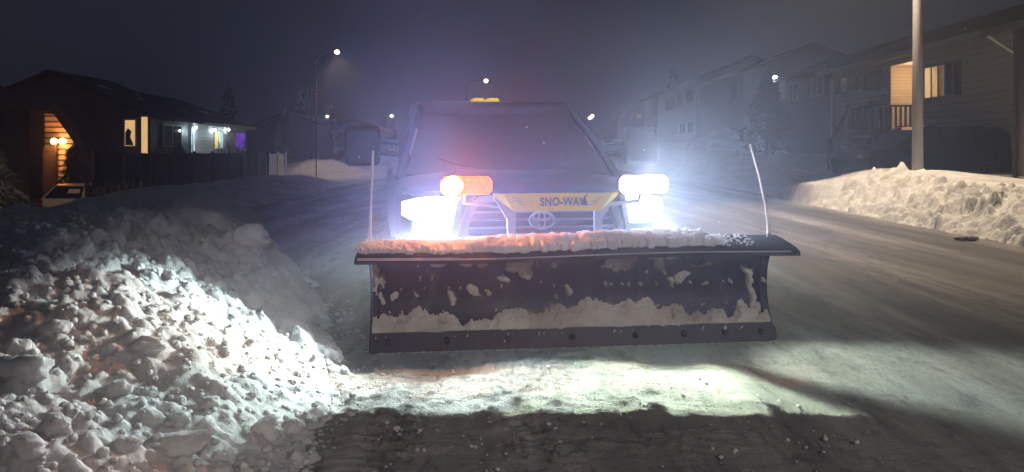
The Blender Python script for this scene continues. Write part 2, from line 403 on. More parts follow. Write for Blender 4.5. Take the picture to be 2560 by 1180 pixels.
# loose rubble: nobody could count it
mb = MB()
for k in range(4600):
    y = 2.6+4.5*r2.rand()**1.3; s = r2.rand()**1.1*2.9-.35; x = float(np.interp(y, FY, FX))-s
    r = .007+.018*r2.rand()**2.6
    chunk(mb, (x, y, zsurf(x, y)+r*.35), r, (1, .9, .75), k, 1 if r < .012 else 2, cuts=3)
for k in range(260):
    y = 3.2+1.7*r2.rand(); x = -1+2.6*r2.rand()**1.5; r = .005+.010*r2.rand()**2
    chunk(mb, (x, y, .022), r, (1, .9, .7), k, 1, cuts=2)
tag(obj('snow_rubble', mb, M['snow'], smooth=True), 'small loose crumbs of snow over the heap and road', 'snow rubble', kind='stuff')
big = [(425, 1120, .16, (1.35, .8, .42), 'wide flat snow slab lying at the bottom of the heap'),
       (655, 1085, .10, (1, .9, .95), 'left of two rounded snow boulders near the road edge'),
       (728, 1082, .075, (.95, .9, 1.1), 'right of two rounded snow boulders nearest the road'),
       (45, 930, .17, (1.25, .8, .5), 'pointed snow slab at the left edge of the photo'),
       (32, 882, .11, (1.0, .8, .7), 'rounded snow block behind the pointed slab at left edge'),
       (692, 905, .065, (.9, .8, 1.0), 'pale upright snow block on the right slope of the heap'),
       (745, 940, .045, (1, .8, .8), 'small rounded snow block low on the right slope'),
       (728, 958, .04, (1, .8, .8), 'smallest snow block at the foot of the right slope'),
       (560, 885, .05, (.7, .7, 1.1), 'narrow upright snow block in the middle of the slope'),
       (435, 870, .055, (.9, .8, .9), 'blocky snow lump halfway up the lit slope'),
       (205, 635, .12, (.8, .7, 1.0), 'cone shaped snow block high on the dark slope'),
       (345, 675, .06, (.8, .7, 1.15), 'upright snow chunk at the top of the lit patch'),
       (420, 690, .07, (1, .8, .8), 'rounded snow chunk just right of the lit top'),
       (622, 762, .15, (1.1, .8, .9), 'grey snow boulder half sunk right of the lit ridge'),
       (130, 1075, .09, (1.1, .9, .8), 'round snow lump at the lower left of the heap'),
       (285, 985, .09, (1.2, .8, .75), 'tan tinted snow lump left of the blue lit hollow'),
       (130, 830, .10, (1.1, .8, .7), 'rounded snow lump on the upper left lit edge'),
       (440, 1060, .08, (1.2, .8, .8), 'knobbly snow lump just above the flat slab'),
       (520, 1015, .07, (1.1, .8, .8), 'dark sided snow lump in the blue lit hollow'),
       (360, 870, .11, (1.3, .8, .5), 'low wide snow block across the middle slope'),
       (305, 1130, .09, (1.1, .8, .7), 'rounded snow lump left of the flat slab'),
       (620, 600, .22, (1.2, .8, .7), 'jagged dark snow block on the far crest of the heap'),
       (50, 1130, .12, (1.2, .8, .6), 'big low snow lump in the bottom left corner'),
       (605, 930, .05, (1, .8, .9), 'small snow block between the lit slope and hollow')]
for k, (px, py, r, sc, lab) in enumerate(big):
    p = hit(px, py); mb = MB(); r *= .68
    chunk(mb, (0, 0, 0), r, sc, 300+k, 4, rot=Matrix.Rotation(random.uniform(-.5, .5), 3, 'Z') @ Matrix.Rotation(random.uniform(-.25, .25), 3, 'Y'), cuts=7, rough=.38)
    o = obj('snow_block', mb, M['snow'], smooth=True); o.location = (p[0], p[1]+r*.3, p[2]+r*sc[2]*.15)
    tag(o, lab, 'snow block', 'large snow blocks in the plowed heap')

# ---------------------------------------------------------------- right hand snow bank
xs = axis(6.6, 22, 7.4, 10.4, .04, 1.07, .6); ys = axis(4, 25.5, 8, 22.9, .045, 1.06, .6)
X, Y = np.meshgrid(xs, ys); xc = X-.036*(Y-11)
cut = 22.6-.5*sm((X-8)/3)
face = sm((xc-7.25)/(1.35-1.05*sm((Y-19.2)/1.0)))**.8
top = np.where(Y > 19.4, .48+.30*sm((xc-7.9)/2.0), .68)+.24*np.exp(-((Y-20.6)/1.1)**2)*np.exp(-((X-9.2)/1.5)**2)+.28*np.exp(-((Y-17.9)/1.2)**2)*np.exp(-((X-9.6)/1.5)**2)+.012*(X-8)
Z = face*top*sm((cut-Y)/.22)
Z += face*(1-sm((xc-8.9)/.6))*(fbm(X*3.2, Y*2.6, 5, .65)*.34)*sm((20.6-Y)/1.5)
Z += fbm(X*.8, Y*.8, 2)*.06*face
Z = Z-(1-sm((xc-7.0)/.25))*.08-.03
rk = []
for k in range(1500):
    y = 8+11.6*r2.rand(); x = 7.25+.036*(y-11)+r2.rand()*1.45; r = .035+.11*r2.rand()**2.5; rk.append((x, y, r, r*(.6+.6*r2.rand())))
stamp(Z, xs, ys, sorted(rk, key=lambda q: -q[2]), .4)
Z += fbm(X*9, Y*9, 3, .6)*.05*(1-sm((xc-8.9)/.5))*sm((cut-.4-Y)/.6)*face
Z = np.minimum(Z, np.where(Y > cut+.3, -.1, 9))
tag(grid_obj('snow_bank', xs, ys, Z, M['snow_bank']), 'warm lit snow bank beside the lamp post at right', 'snow bank', kind='thing')
for k, (px, py, r, d) in enumerate(((2150, 480, .34, 19.6), (2200, 475, .26, 18.6), (2240, 488, .22, 17.4))):
    p = W(px, py, d); mb = MB(); chunk(mb, (0, 0, 0), r, (1, .8, .8), 500+k, 3, cuts=6)
    o = obj('snow_block', mb, M['snow_bank'], smooth=True); o.location = (p[0], p[1], p[2])
    tag(o, ('largest snow block in the right bank beside its cut face', 'middle snow block on the road side of the right bank', 'snow block in the right bank nearest the lamp post')[k], 'snow block', 'snow blocks in the right bank')
p = (6.95, 11.9, .0); mb = MB()
for k in range(7): chunk(mb, (p[0]+(k-3)*.05, p[1]+random.uniform(-.03, .03), .04), random.uniform(.03, .07), (1.2, 1, .6), 700+k, 2)
dd = mat('dirty ice', (.07, .06, .055), .8, 0, .4, 9); tag(obj('ice_clod', mb, dd, smooth=True), 'dark dirty ice clod in the gutter below the right snow bank', 'ice clod')
# heaps further off
def heap(cx, cy, rx, ry, h, label, seed, m='snow_field'):
    n = 60; u = np.linspace(-1, 1, n); A, B = np.meshgrid(u, u); rr = np.sqrt(A*A+B*B)
    XX = cx+A*rx; YY = cy+B*ry
    zz = float(g(cx, cy))-.15+h*np.clip(1-rr, 0, 1)**.8*(1+.7*fbm(A*3+seed, B*3, 4))+fbm(A*9, B*9+seed, 3)*.12*h*(rr < .95)
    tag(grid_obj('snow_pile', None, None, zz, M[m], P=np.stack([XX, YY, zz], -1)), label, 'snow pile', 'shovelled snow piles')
heap(13.2, 49, 3.2, 2.6, 1.5, 'pointed snow pile in front of the pale house behind truck', 1)
heap(-14.2, 56, 5, 3, 1.3, 'snow pile at the far end of the pale fence', 2)
heap(-13.5, 68, 4, 2.5, 2.3, 'ragged snow pile beyond the fence near bare shrubs', 3)
heap(-8.5, 60, 5, 3, .55, 'low snow pile across the side street left of truck', 4)
heap(10.8, 31, 2.6, 3.0, .55, 'low snow mound in the yard behind the marker rod', 5)
heap(-10.0, 22.3, 1.9, 2.2, .75, 'smooth snow mound in front of the near fence posts', 6)
heap(-8.6, 26, 3.2, 7, .75, 'long snow mound along the left road edge', 7, 'snow_bank')
heap(-4.9, 60, 3.2, 4, .8, 'pale snow pile beside the truck mirror', 8)

# ---------------------------------------------------------------- pickup truck
TL = (.22, 5.42, 0); TR = R(10)
trk = thing('pickup_truck', 'dark pickup truck facing the camera with blazing headlights', 'truck', TL, TR)
def rsec(y, hw, z0, z1, rc=.10, n=4):      # rounded rectangle section in the x-z plane
    pts = []
    for (cx, cz, a0) in ((hw-rc, z1-rc, 0), (-(hw-rc), z1-rc, 90), (-(hw-rc), z0+rc, 180), (hw-rc, z0+rc, 270)):
        for k in range(n+1):
            a = R(a0+90*k/n); pts.append((cx+rc*math.cos(a), y, cz+rc*math.sin(a)))
    return pts
mb = MB(); mb.loft([rsec(.30, .90, .50, .98, .06), rsec(.42, .97, .48, 1.02, .08), rsec(.62, 1.0, .62, 1.08, .09), rsec(1.35, 1.0, .60, 1.14, .09),
                    rsec(1.8, 1.0, .45, 1.13, .08), rsec(3.7, 1.0, .45, 1.13, .08), rsec(3.75, 1.0, .5, 1.16, .08), rsec(5.6, .99, .5, 1.16, .08), rsec(5.7, .95, .55, 1.14, .08)])
obj('body', mb, M['body'], trk, smooth=False, bevel=.01)
def hoodsec(y, hw, zc, drop):
    xs_ = np.linspace(-1, 1, 21); top = [(float(x)*hw, y-.05*(abs(x)**3)*(-1 if y < .3 else 0), zc-drop*abs(x)**3+.018*math.exp(-((abs(x)-.45)/.09)**2)) for x in xs_]
    return top+[(hw, y, zc-drop-.06), (-hw, y, zc-drop-.06)]
mb = MB(); mb.loft([hoodsec(.03, .66, 1.085, .03), hoodsec(.07, .76, 1.125, .04), hoodsec(.2, .86, 1.15, .06), hoodsec(.6, .92, 1.185, .07), hoodsec(1.1, .94, 1.20, .07), hoodsec(1.42, .93, 1.20, .06)])
obj('hood', mb, M['body'], trk, smooth=True)
# cab shell and glass
def cab(y, hw, z0, z1, rc): return rsec(y, hw, z0, z1, rc, 5)
mb = MB(); mb.loft([cab(2.12, .72, 1.66, 1.80, .06), cab(2.3, .78, 1.64, 1.855, .09), cab(2.9, .80, 1.62, 1.875, .1), cab(3.5, .78, 1.62, 1.86, .1), cab(3.68, .72, 1.62, 1.80, .07)])
obj('roof', mb, M['body'], trk, smooth=True)
mb = MB()
mb.add([(-.90, 1.38, 1.17), (.90, 1.38, 1.17), (.70, 2.16, 1.76), (-.70, 2.16, 1.76), (-.90, 1.44, 1.13), (.90, 1.44, 1.13), (.70, 2.22, 1.72), (-.70, 2.22, 1.72)],
       [(0, 1, 2, 3), (7, 6, 5, 4), (0, 4, 5, 1), (1, 5, 6, 2), (2, 6, 7, 3), (3, 7, 4, 0)])
obj('windshield', mb, M['glass'], trk)
for s in (-1, 1):
    mb = MB(); mb.tube([(s*.95, 1.33, 1.14), (s*.86, 1.75, 1.48), (s*.745, 2.18, 1.77)], .04, 8); obj('windshield_pillar', mb, M['body'], trk, smooth=True)
    mb = MB(); mb.add([(s*.97, 1.55, 1.13), (s*.97, 3.6, 1.13), (s*.78, 3.5, 1.70), (s*.78, 2.25, 1.70), (s*.92, 1.6, 1.13), (s*.92, 3.55, 1.13), (s*.74, 3.45, 1.68), (s*.74, 2.3, 1.68)],
                      [(0, 1, 2, 3), (7, 6, 5, 4), (0, 4, 5, 1), (1, 5, 6, 2), (2, 6, 7, 3), (3, 7, 4, 0)])
    obj('side_window', mb, M['glass'], trk)
    mb = MB(); mb.box(s*.86-.06, s*.86+.06, 2.72, 2.80, 1.12, 1.7); obj('door_pillar', mb, M['body'], trk)
    mr = MB(); cx = s*1.26; mr.loft([rsec(1.52, .13, 1.27, 1.54, .04), rsec(1.56, .15, 1.24, 1.585, .05), rsec(1.66, .155, 1.235, 1.59, .05), rsec(1.69, .15, 1.24, 1.585, .05)])
    mr.v = [(x+cx, y, z) for x, y, z in mr.v]
    mo = obj('side_mirror', mr, M['blackp'], trk, smooth=False, bevel=.008)
    mb = MB(); mb.tube([(s*.96, 1.72, 1.34), (s*1.15, 1.62, 1.36)], .022, 8); mb.tube([(s*.96, 1.72, 1.44), (s*1.15, 1.62, 1.46)], .022, 8); obj('mirror_arm', mb, M['blackp'], mo)
    # wheels
    for wy in (.95, 4.55):
        mb = MB(); mb.disc_lathe((s*.80-.13*s, wy, .40), (s, 0, 0), [(.25, 0), (.36, 0), (.395, .03), (.40, .06), (.40, .2), (.395, .23), (.36, .26), (.25, .26), (.24, .2), (.24, .05)], 36)
        w = obj('wheel', mb, M['rubber'], trk, smooth=False)
        mb = MB(); mb.disc_lathe((s*.80-.10*s, wy, .40), (s, 0, 0), [(.24, .02), (.24, .2), (.2, .17), (.07, .14), (.05, .17), (.01, .17)], 24)
        for k in range(6):
            a = k*math.pi/3; mb.tube([(s*.80+.08*s, wy+.05*math.cos(a), .4+.05*math.sin(a)), (s*.80+.09*s, wy+.23*math.cos(a), .4+.23*math.sin(a))], .028, 6)
        obj('rim', mb, M['steel'], w)
# grille
mb = MB(); gy = -.005
outer = [(-.60, .62), (-.575, .86), (-.52, 1.0), (-.45, 1.045), (-.3, 1.06), (.3, 1.06), (.45, 1.045), (.52, 1.0), (.575, .86), (.60, .62)]
inner = [(-.545, .62), (-.525, .85), (-.475, .97), (-.42, 1.01), (-.3, 1.022), (.3, 1.022), (.42, 1.01), (.475, .97), (.525, .85), (.545, .62)]
k = len(outer); vs = [(x, gy, z) for x, z in outer]+[(x, gy-.012, z) for x, z in inner]+[(x, gy+.12, z) for x, z in outer]+[(x, gy+.10, z) for x, z in inner]
fs = [(i, i+1, k+i+1, k+i) for i in range(k-1)]+[(i, 2*k+i, 2*k+i+1, i+1) for i in range(k-1)]+[(k+i, k+i+1, 3*k+i+1, 3*k+i) for i in range(k-1)]+[(0, k, 3*k, 2*k), (k-1, 3*k-1, 4*k-1, 2*k-1)][:1]
mb.add(vs, fs); gr = obj('grille', mb, M['silver'], trk, smooth=False)
mb = MB(); mb.box(-.53, .53, .09, .12, .60, 1.02); obj('grille_backing', mb, M['blackp'], gr)
mb = MB()
for z in (.66, .715, .77, .825, .88, .935, .985): mb.box(-.52 if z < .95 else -.48, .52 if z < .95 else .48, .02, .075, z, z+.012)
obj('grille_bars', mb, M['steel'], gr)
mb = MB()
for z in (.775, .885): mb.box(-.51, .51, .008, .02, z, z+.007)
obj('grille_chrome_strip', mb, M['chrome'], gr)
mb = MB()
for q in range(34): mb.box(-.30+q*.018, -.30+q*.018+.009, -.012, .005, .735, .748)
obj('grille_stud_row', mb, M['steel'], gr)
mb = MB(); cz = .885; cy = -.03; cx = -.02
ax, az = (1, 0, 0), (0, 0, 1)
mb.ring((cx, cy, cz), .088, .060, ax, az, .0062); mb.ring((cx, cy, cz+.026), .062, .026, ax, az, .0052); mb.ring((cx, cy, cz), .024, .057, ax, az, .0052)
obj('emblem', mb, mat('bright emblem', (.85, .87, .9), .3, .5, .03), gr, smooth=True)
mb = MB(); mb.loft([rsec(-.10, .94, .50, .69, .05), rsec(-.04, .98, .46, .72, .06), rsec(.25, 1.0, .46, .74, .06)]); obj('bumper', mb, M['silver'], trk, bevel=.006)
for s in (-1, 1):
    # fender panel between lamp and grille
    mb = MB(); mb.prism([(s*.605, .015, .70), (s*.66, .02, .70), (s*.635, .03, .85), (s*.60, .02, 1.05), (s*.56, .01, 1.055), (s*.585, .008, .87)], (0, 1, 0), .15)
    obj('fender_panel', mb, M['fendveil'], trk)
    # headlight: a swept lens wrapping the corner
    prof = []
    for (x, y) in ((.615, .0), (.70, .01), (.79, .04), (.87, .10), (.93, .19), (.965, .30)):
        t = (x-.615)/.35; zt = 1.045+.004*t; zb = .855+.05*max(0, t-.55)**1.3*2
        zb = .855+.055*max(0, (t-.35)/.65)**2; zt = 1.047-.05*max(0, (t-.45)/.55)**2
        xi = x+(.02 if x < .64 else 0)*0
        prof.append([(s*(x-(.0 if t > .1 else .0)), y-.012, zb), (s*x, y-.035, (zb+zt)/2), (s*(x+(.0)), y-.012, zt), (s*x, y+.06, zt), (s*x, y+.06, zb)])
    if s: prof[0] = [(s*.635, -.0, .855), (s*.62, -.02, .95), (s*.60, -.0, 1.045), (s*.60, .06, 1.045), (s*.635, .06, .855)]
    mb = MB(); mb.loft(prof); h = obj('headlight', mb, M['lampwhite'], trk, smooth=True)
    mb = MB(); mb.loft([[(s*(.61+.36*t), .35, 1.055), (s*(.61+.36*t), .02+.3*t*t, 1.06), (s*(.61+.36*t), .02+.3*t*t, 1.085), (s*(.61+.36*t), .35, 1.10)] for t in (0, .3, .6, .85, 1)])
    obj('headlight_brow', mb, M['body'], trk, smooth=False)
mb = MB()
for x0, x1 in ((-.20, -.063), (-.053, .09)):
    mb.loft([[(x0, 2.50, 1.87), (x0, 2.62, 1.87), (x0+.0, 2.60, 1.885), (x0, 2.52, 1.885)], [(x0+.03, 2.48, 1.87), (x0+.03, 2.64, 1.87), (x0+.03, 2.62, 1.902), (x0+.03, 2.50, 1.902)],
             [(x1-.02, 2.48, 1.87), (x1-.02, 2.64, 1.87), (x1-.02, 2.62, 1.902), (x1-.02, 2.50, 1.902)], [(x1, 2.50, 1.87), (x1, 2.62, 1.87), (x1, 2.60, 1.885), (x1, 2.52, 1.885)]])
obj('roof_beacon', mb, M['roofamber'], trk)
for s in (-1, 1):
    mb = MB(); mb.tube([(s*.1-.05, 1.40, 1.19), (s*.35, 1.44, 1.22), (s*.62, 1.56, 1.31)], .009, 6); obj('wiper', mb, M['blackp'], trk)

# ---------------------------------------------------------------- snow plow
BC = (.356, 4.432); BY = R(4); BW = 1.14
plow = thing('snow_plow', 'wide dark snow plow blade raised in front of the truck', 'snow plow', (BC[0], BC[1], 0), 0)
Bm = Matrix.Translation((BC[0], BC[1], .262)) @ Matrix.Rotation(BY, 4, 'Z') @ Matrix.Rotation(-.013, 4, 'Y')
def Bp(u, v, z): return tuple(Bm @ Vector((u, -v, z)))
PR = [(.045, 0.0), (.02, .06), (-.02, .13), (-.055, .21), (-.07, .29), (-.062, .37), (-.035, .45), (.02, .52), (.055, .55)]
def prof(s):   # s 0..1 -> (v, z, normal)
    t = s*(len(PR)-1); i = min(int(t), len(PR)-2); f = t-i
    # catmull smoothing
    P0, P1, P2, P3 = PR[max(i-1, 0)], PR[i], PR[i+1], PR[min(i+2, len(PR)-1)]
    q = [.5*((2*P1[k])+(-P0[k]+P2[k])*f+(2*P0[k]-5*P1[k]+4*P2[k]-P3[k])*f*f+(-P0[k]+3*P1[k]-3*P2[k]+P3[k])*f**3) for k in (0, 1)]
    return q
def profn(s):
    a = prof(max(0, s-.01)); b = prof(min(1, s+.01)); dv, dz = b[0]-a[0], b[1]-a[1]; L = math.hypot(dv, dz); return (dz/L, -dv/L)
secs = []
for i in range(25):
    s = i/24; v, z = prof(s); n = profn(s)
    secs.append([Bp(-BW, v, z), Bp(BW, v, z), Bp(BW, v-n[0]*.01, z-n[1]*.01), Bp(-BW, v-n[0]*.01, z-n[1]*.01)])
mb = MB(); mb.loft(secs); mold = obj('moldboard', mb, M['blade'], plow, world=True, smooth=False)
for s in (-1, 1):   # end plates
    mb = MB(); poly = [Bp(s*(BW+.012), *prof(i/16)) for i in range(17)]+[Bp(s*(BW+.012), -.14, .50), Bp(s*(BW+.012), -.15, .12)]
    mb.prism(poly, tuple((Bm.to_3x3() @ Vector((-s, 0, 0)))), .01); obj('end_plate', mb, M['blade'], plow, world=True)
    mb = MB(); pts = [Bp(s*(BW-.035), prof(i/12)[0]+.006, prof(i/12)[1]) for i in range(2, 13)]; mb.tube(pts, .009, 6); obj('end_rib', mb, M['blade'], mold, world=True)
mb = MB(); e = .105
poly = [(-BW-.005, 0), (BW-.03, 0), (BW+.015, .012), (BW+.02, .03), (BW+.02, e-.03), (BW-.01, e), (-BW-.005, e)]
mb.prism([Bp(u, .058-.30*z, z-.004) for u, z in poly], tuple((Bm.to_3x3() @ Vector((0, 1, 0)))), .014)
ce = obj('cutting_edge', mb, M['edge'], plow, world=True, bevel=.002)
for u in (-1.05, -.72, -.38, -.02, .34, .62, .86, 1.07):
    mb = MB(); mb.disc_lathe(Bp(u, .042, .052), (Bm.to_3x3() @ Vector((0, -1, 0))), [(.019, -.005), (.019, .007), (.013, .013), (.002, .014)], 8); obj('bolt', mb, M['edge'], ce, world=True)
for u in (-.9, -.5, -.15, .15, .5, .9):
    mb = MB(); mb.loft([[Bp(u-.015, prof(i/10)[0]-.012, prof(i/10)[1]), Bp(u+.015, prof(i/10)[0]-.012, prof(i/10)[1]), Bp(u+.015, -.16, .05+.45*i/10), Bp(u-.015, -.16, .05+.45*i/10)] for i in range(11)]); obj('back_rib', mb, M['blade'], plow, world=True)
# deflector flap over the top
def flap(u, w): # w 0 rear .. 1 front
    v = -.03+.235*w; z = .598-.062*w**1.3+.006*math.sin(u*3); return v, z
secs = []
for i in range(41):
    t = i/40; r_ = []
    for (w, dz) in ((0, 0), (.3, 0), (.6, 0), (.85, 0), (1, -.008), (1, -.030), (.94, -.022), (0, -.012)):
        u0 = -1.185-.02*w; u1 = 1.19+.045*w; u = u0+(u1-u0)*t; v, z = flap(u, w); r_.append(Bp(u, v, z+dz))
    secs.append(r_)
mb = MB(); mb.loft(secs); obj('deflector_flap', mb, M['rubber'], plow, world=True, smooth=False)
mb = MB(); mb.tube([Bp(-BW, -.0, .565), Bp(BW, -.0, .565)], .022, 8); obj('top_bar', mb, M['blade'], plow, world=True)
# marker rods
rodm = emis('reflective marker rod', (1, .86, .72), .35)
for pts, lab in (([W(925, 606, 4.40), W(926, 560, 4.40), W(929, 470, 4.40), W(933, 376, 4.42)], 'upright marker rod'),
                 ([W(1921, 583, 4.50), W(1920, 555, 4.50), W(1912, 505, 4.51), W(1898, 440, 4.52), W(1875, 360, 4.55)], 'leaning marker rod')):
    mb = MB(); mb.tube(pts, [.010, .0075, .007, .0065, .005][:len(pts)], 8); r_ = obj('marker_rod', mb, mat('pale fibreglass', (.92, .88, .84), .4, 0, .03), plow, world=True); r_['label'] = lab
    mb = MB(); mb.tube([pts[0], tuple(Vector(pts[0])+Vector((0, 0, -.05)))], .014, 8); obj('rod_base', mb, M['steel'], r_, world=True)
# push frame and light tower, in truck axes
Tm = Matrix.Translation(TL) @ Matrix.Rotation(TR, 4, 'Z')
def Tp(x, y, z): return tuple(Tm @ Vector((x, y, z)))
mb = MB()
for s in (-1, 1): mb.tube([Tp(s*.40, -.05, .48), Tp(s*.10, -.72, .42)], .04, 6)
mb.tube([Tp(-.42, -.15, .45), Tp(.42, -.15, .45)], .045, 6); mb.tube([Tp(0, -.2, .75), Tp(0, -.74, .50)], .035, 8)
obj('push_frame', mb, M['blade'], plow, world=True)
for s in (-1, 1):
    mb = MB(); poly = [(s*.40, 1.085), (s*.285, .985), (s*.262, .975), (s*.262, .60), (s*.305, .60), (s*.318, .92), (s*.405, 1.06)]
    mb.prism([Tp(x, -.36, z) for x, z in poly], tuple(Tm.to_3x3() @ Vector((0, 1, 0))), .03); obj('tower_plate', mb, M['steel'], plow, world=True, bevel=.003)
sign = MB()
# folded end wings
front = [(-.31, -.425, .978), (.27+.04, -.425, .978), (.335, -.425, 1.0), (.375, -.42, 1.092), (-.375, -.42, 1.092), (-.335, -.425, 1.0)]
poly = [(-.285, -.430, .977), (.285, -.430, .977), (.36, -.430, 1.092), (-.36, -.430, 1.092)]
sign.prism([Tp(*q) for q in poly], tuple(Tm.to_3x3() @ Vector((0, 1, 0))), .006)
for s in (-1, 1):
    sign.prism([Tp(s*.286, -.429, .977), Tp(s*.361, -.429, 1.092), Tp(s*.415, -.385, 1.092), Tp(s*.41, -.385, 1.070)], tuple(Tm.to_3x3() @ Vector((0, 1, 0))), .006)
sg = obj('sign', sign, M['signyel'], plow, world=True)
for s in (-1, 1):
    for (x, z) in ((.30, 1.070), (.28, 1.050), (.26, 1.030)):
        mb = MB(); mb.tube([Vector(Tp(s*x, -.4315, z)), Vector(Tp(s*(x-.052), -.4315, z-.016))], .0016, 4); obj('sign_slash', mb, M['ink'], sg, world=True)
def text_obj(body, size, x, y, z, parent, m, sx=1.0):
    cu = bpy.data.curves.new('t', 'FONT'); cu.body = body; cu.size = size; cu.extrude = .001; cu.offset = .0022; cu.space_character = 1.04
    to = bpy.data.objects.new('t', cu); C.objects.link(to)
    dg = bpy.context.evaluated_depsgraph_get(); dg.update(); me = bpy.data.meshes.new_from_object(to.evaluated_get(dg))
    vv = [v.co.copy() for v in me.vertices]; ff = [tuple(p.vertices) for p in me.polygons]
    bpy.data.objects.remove(to); mb = MB(); mb.add([Tp(x+v.x*sx, y-v.z, z+v.y) for v in vv], ff)
    return obj('lettering', mb, m, parent, world=True), max(v.x for v in vv)*sx
tx, wd = text_obj('SNO-WA', .073, -.118, -.4330, 1.013, sg, M['ink'], .84)
mb = MB(); x0 = -.118+wd-.002; z0 = 1.013
poly = [(x0-.004, z0+.050), (x0+.012, z0+.050), (x0+.019, z0+.033), (x0+.028, z0+.052), (x0+.044, z0+.066), (x0+.062, z0+.070), (x0+.046, z0+.058), (x0+.042, z0+.042), (x0+.052, z0+.012), (x0+.056, z0-.001), (x0+.024, z0), (x0+.012, z0+.0), (x0+.010, z0+.022)]
mb.prism([Tp(x, -.4345, z) for x, z in poly], tuple(Tm.to_3x3() @ Vector((0, 1, 0))), .002); obj('lettering', mb, M['ink'], sg, world=True)
for s in (-1, 1):
    cx = .585*s; y0 = -.40
    def oct_(w, h, c, x=cx): return [(x-w+c, -h), (x+w-c, -h), (x+w, -h+c), (x+w, h-c), (x+w-c, h), (x-w+c, h), (x-w, h-c), (x-w, -h+c)]
    hs = MB(); hs.loft([[Tp(x, y0+d, 1.142+z) for x, z in oct_(w, h, .03)] for d, w, h in ((.0, .168, .062), (.05, .165, .06), (.11, .12, .045))])
    pl = obj('plow_light', hs, M['blackp'], plow, world=True)
    if s > 0:
        mb = MB(); mb.loft([[Tp(x, y0+d, 1.142+z) for x, z in oct_(w, h, .028)] for d, w, h in ((.0, .166, .060), (-.02, .163, .058), (-.032, .14, .042))]); obj('lens', mb, M['lampwhite2'], pl, world=True)
    else:
        mb = MB(); mb.loft([[Tp(x, y0+d, 1.142+z) for x, z in oct_(w, h, .028, cx)] for d, w, h in ((.0, .166, .060), (-.02, .160, .056), (-.028, .14, .042))]); obj('lens', mb, M['amberlens'], pl, world=True)
        mb = MB(); vs, fs = ico(3); mb.add([Tp(cx-.09+v.x*.074, y0-.012+v.y*.035, 1.142+v.z*.062) for v in vs], fs); obj('strobe_bulb', mb, M['amberon'], pl, world=True, smooth=True)
    mb = MB(); mb.tube([Tp(cx, -.34, 1.09), Tp(cx, -.30, 1.03), Tp(s*.30, -.34, 1.0)], .014, 8); obj('lamp_bracket', mb, M['steel'], plow, world=True)

# snow crust on the moldboard (height field pushed out along the curved face)
NU, NS = 520, 150
U = np.linspace(-BW+.004, BW-.004, NU); Sv = np.linspace(.10, .985, NS); UU, SS = np.meshgrid(U, Sv)
zz = np.array([prof(s)[1] for s in Sv])[:, None]+0*UU
def u_of(px): return (px-1427.0)/436.0
topz = .175+.09*fbm(UU*3.1+2, UU*0+1, 3)*1.3+.10*fbm(UU*13, UU*0+4, 4, .6)+.035*np.exp(-((UU-.10)/.35)**2)+.05*np.exp(-((UU-.42)/.13)**2)+.012*np.exp(-((UU-.98)/.05)**2)*4
T = (topz-zz+.05*fbm(UU*18, zz*18, 4, .6))*.55
T = np.minimum(T, .035)+fbm(UU*22, zz*26, 4, .6)*.030*sm((topz-zz)/.05+.6)
T = np.where(zz < .095, T-(.095-zz)*1.5+.9*fbm(UU*9, zz*4, 3)*.03, T)
def blob(px, py, rx, ry, a=.03):
    global T
    u0 = u_of(px); z0 = (866-py-(px-930)*.030)/432.0
    wu = .075*fbm(UU*12+px*.7, zz*12, 4, .6); wz = .075*fbm(UU*12, zz*12+px*.3, 3)
    d = ((UU-u0+wu)/(rx/436))**2+((zz-z0+wz)/(ry/432))**2
    d = d*(1+2.6*fbm(UU*15+px, zz*15, 4, .6))
    T = np.maximum(T, a*(1-d))
for b_ in ((1290, 660, 32, 24), (1310, 672, 22, 22), (1180, 642, 55, 8), (1100, 648, 24, 16), (1200, 655, 16, 9), (1535, 648, 30, 20), (1555, 658, 22, 16), (1575, 646, 18, 10), (1645, 640, 12, 22), (1650, 655, 8, 12),
           (1713, 682, 13, 13), (1420, 722, 8, 20), (1388, 734, 7, 8), (1180, 722, 16, 14, .012), (1215, 728, 10, 9, .01), (1128, 745, 9, 26), (1250, 695, 18, 8, .012), (1380, 656, 9, 7), (1608, 675, 6, 6), (1678, 700, 7, 16), (1770, 705, 7, 6),
           (944, 690, 8, 42), (958, 700, 6, 28), (950, 740, 6, 20), (1885, 690, 9, 32), (1888, 735, 10, 26), (1902, 765, 14, 16), (1912, 790, 12, 16), (1880, 665, 12, 10), (985, 735, 9, 12, .012), (1040, 738, 5, 5, .012), (1752, 654, 30, 6, .012), (1450, 632, 60, 5, .012), (1640, 632, 60, 6, .012)): blob(*b_)
T = np.clip(T, -.006, .06); T = np.where(T < 0, -.006, T)
P = np.zeros((NS, NU, 3))
for i, s in enumerate(Sv):
    v, z = prof(s); n = profn(s); sg_ = 1.0
    for_v = v+T[i]*n[0]; for_z = z+T[i]*n[1]
    loc = np.stack([U, -for_v, for_z, np.ones(NU)], 0); P[i] = (np.array(Bm) @ loc)[:3].T
tag(grid_obj('snow_crust', None, None, None, M['crust'], P=P), 'ragged band and patches of snow stuck to the blade face', 'snow', kind='stuff')
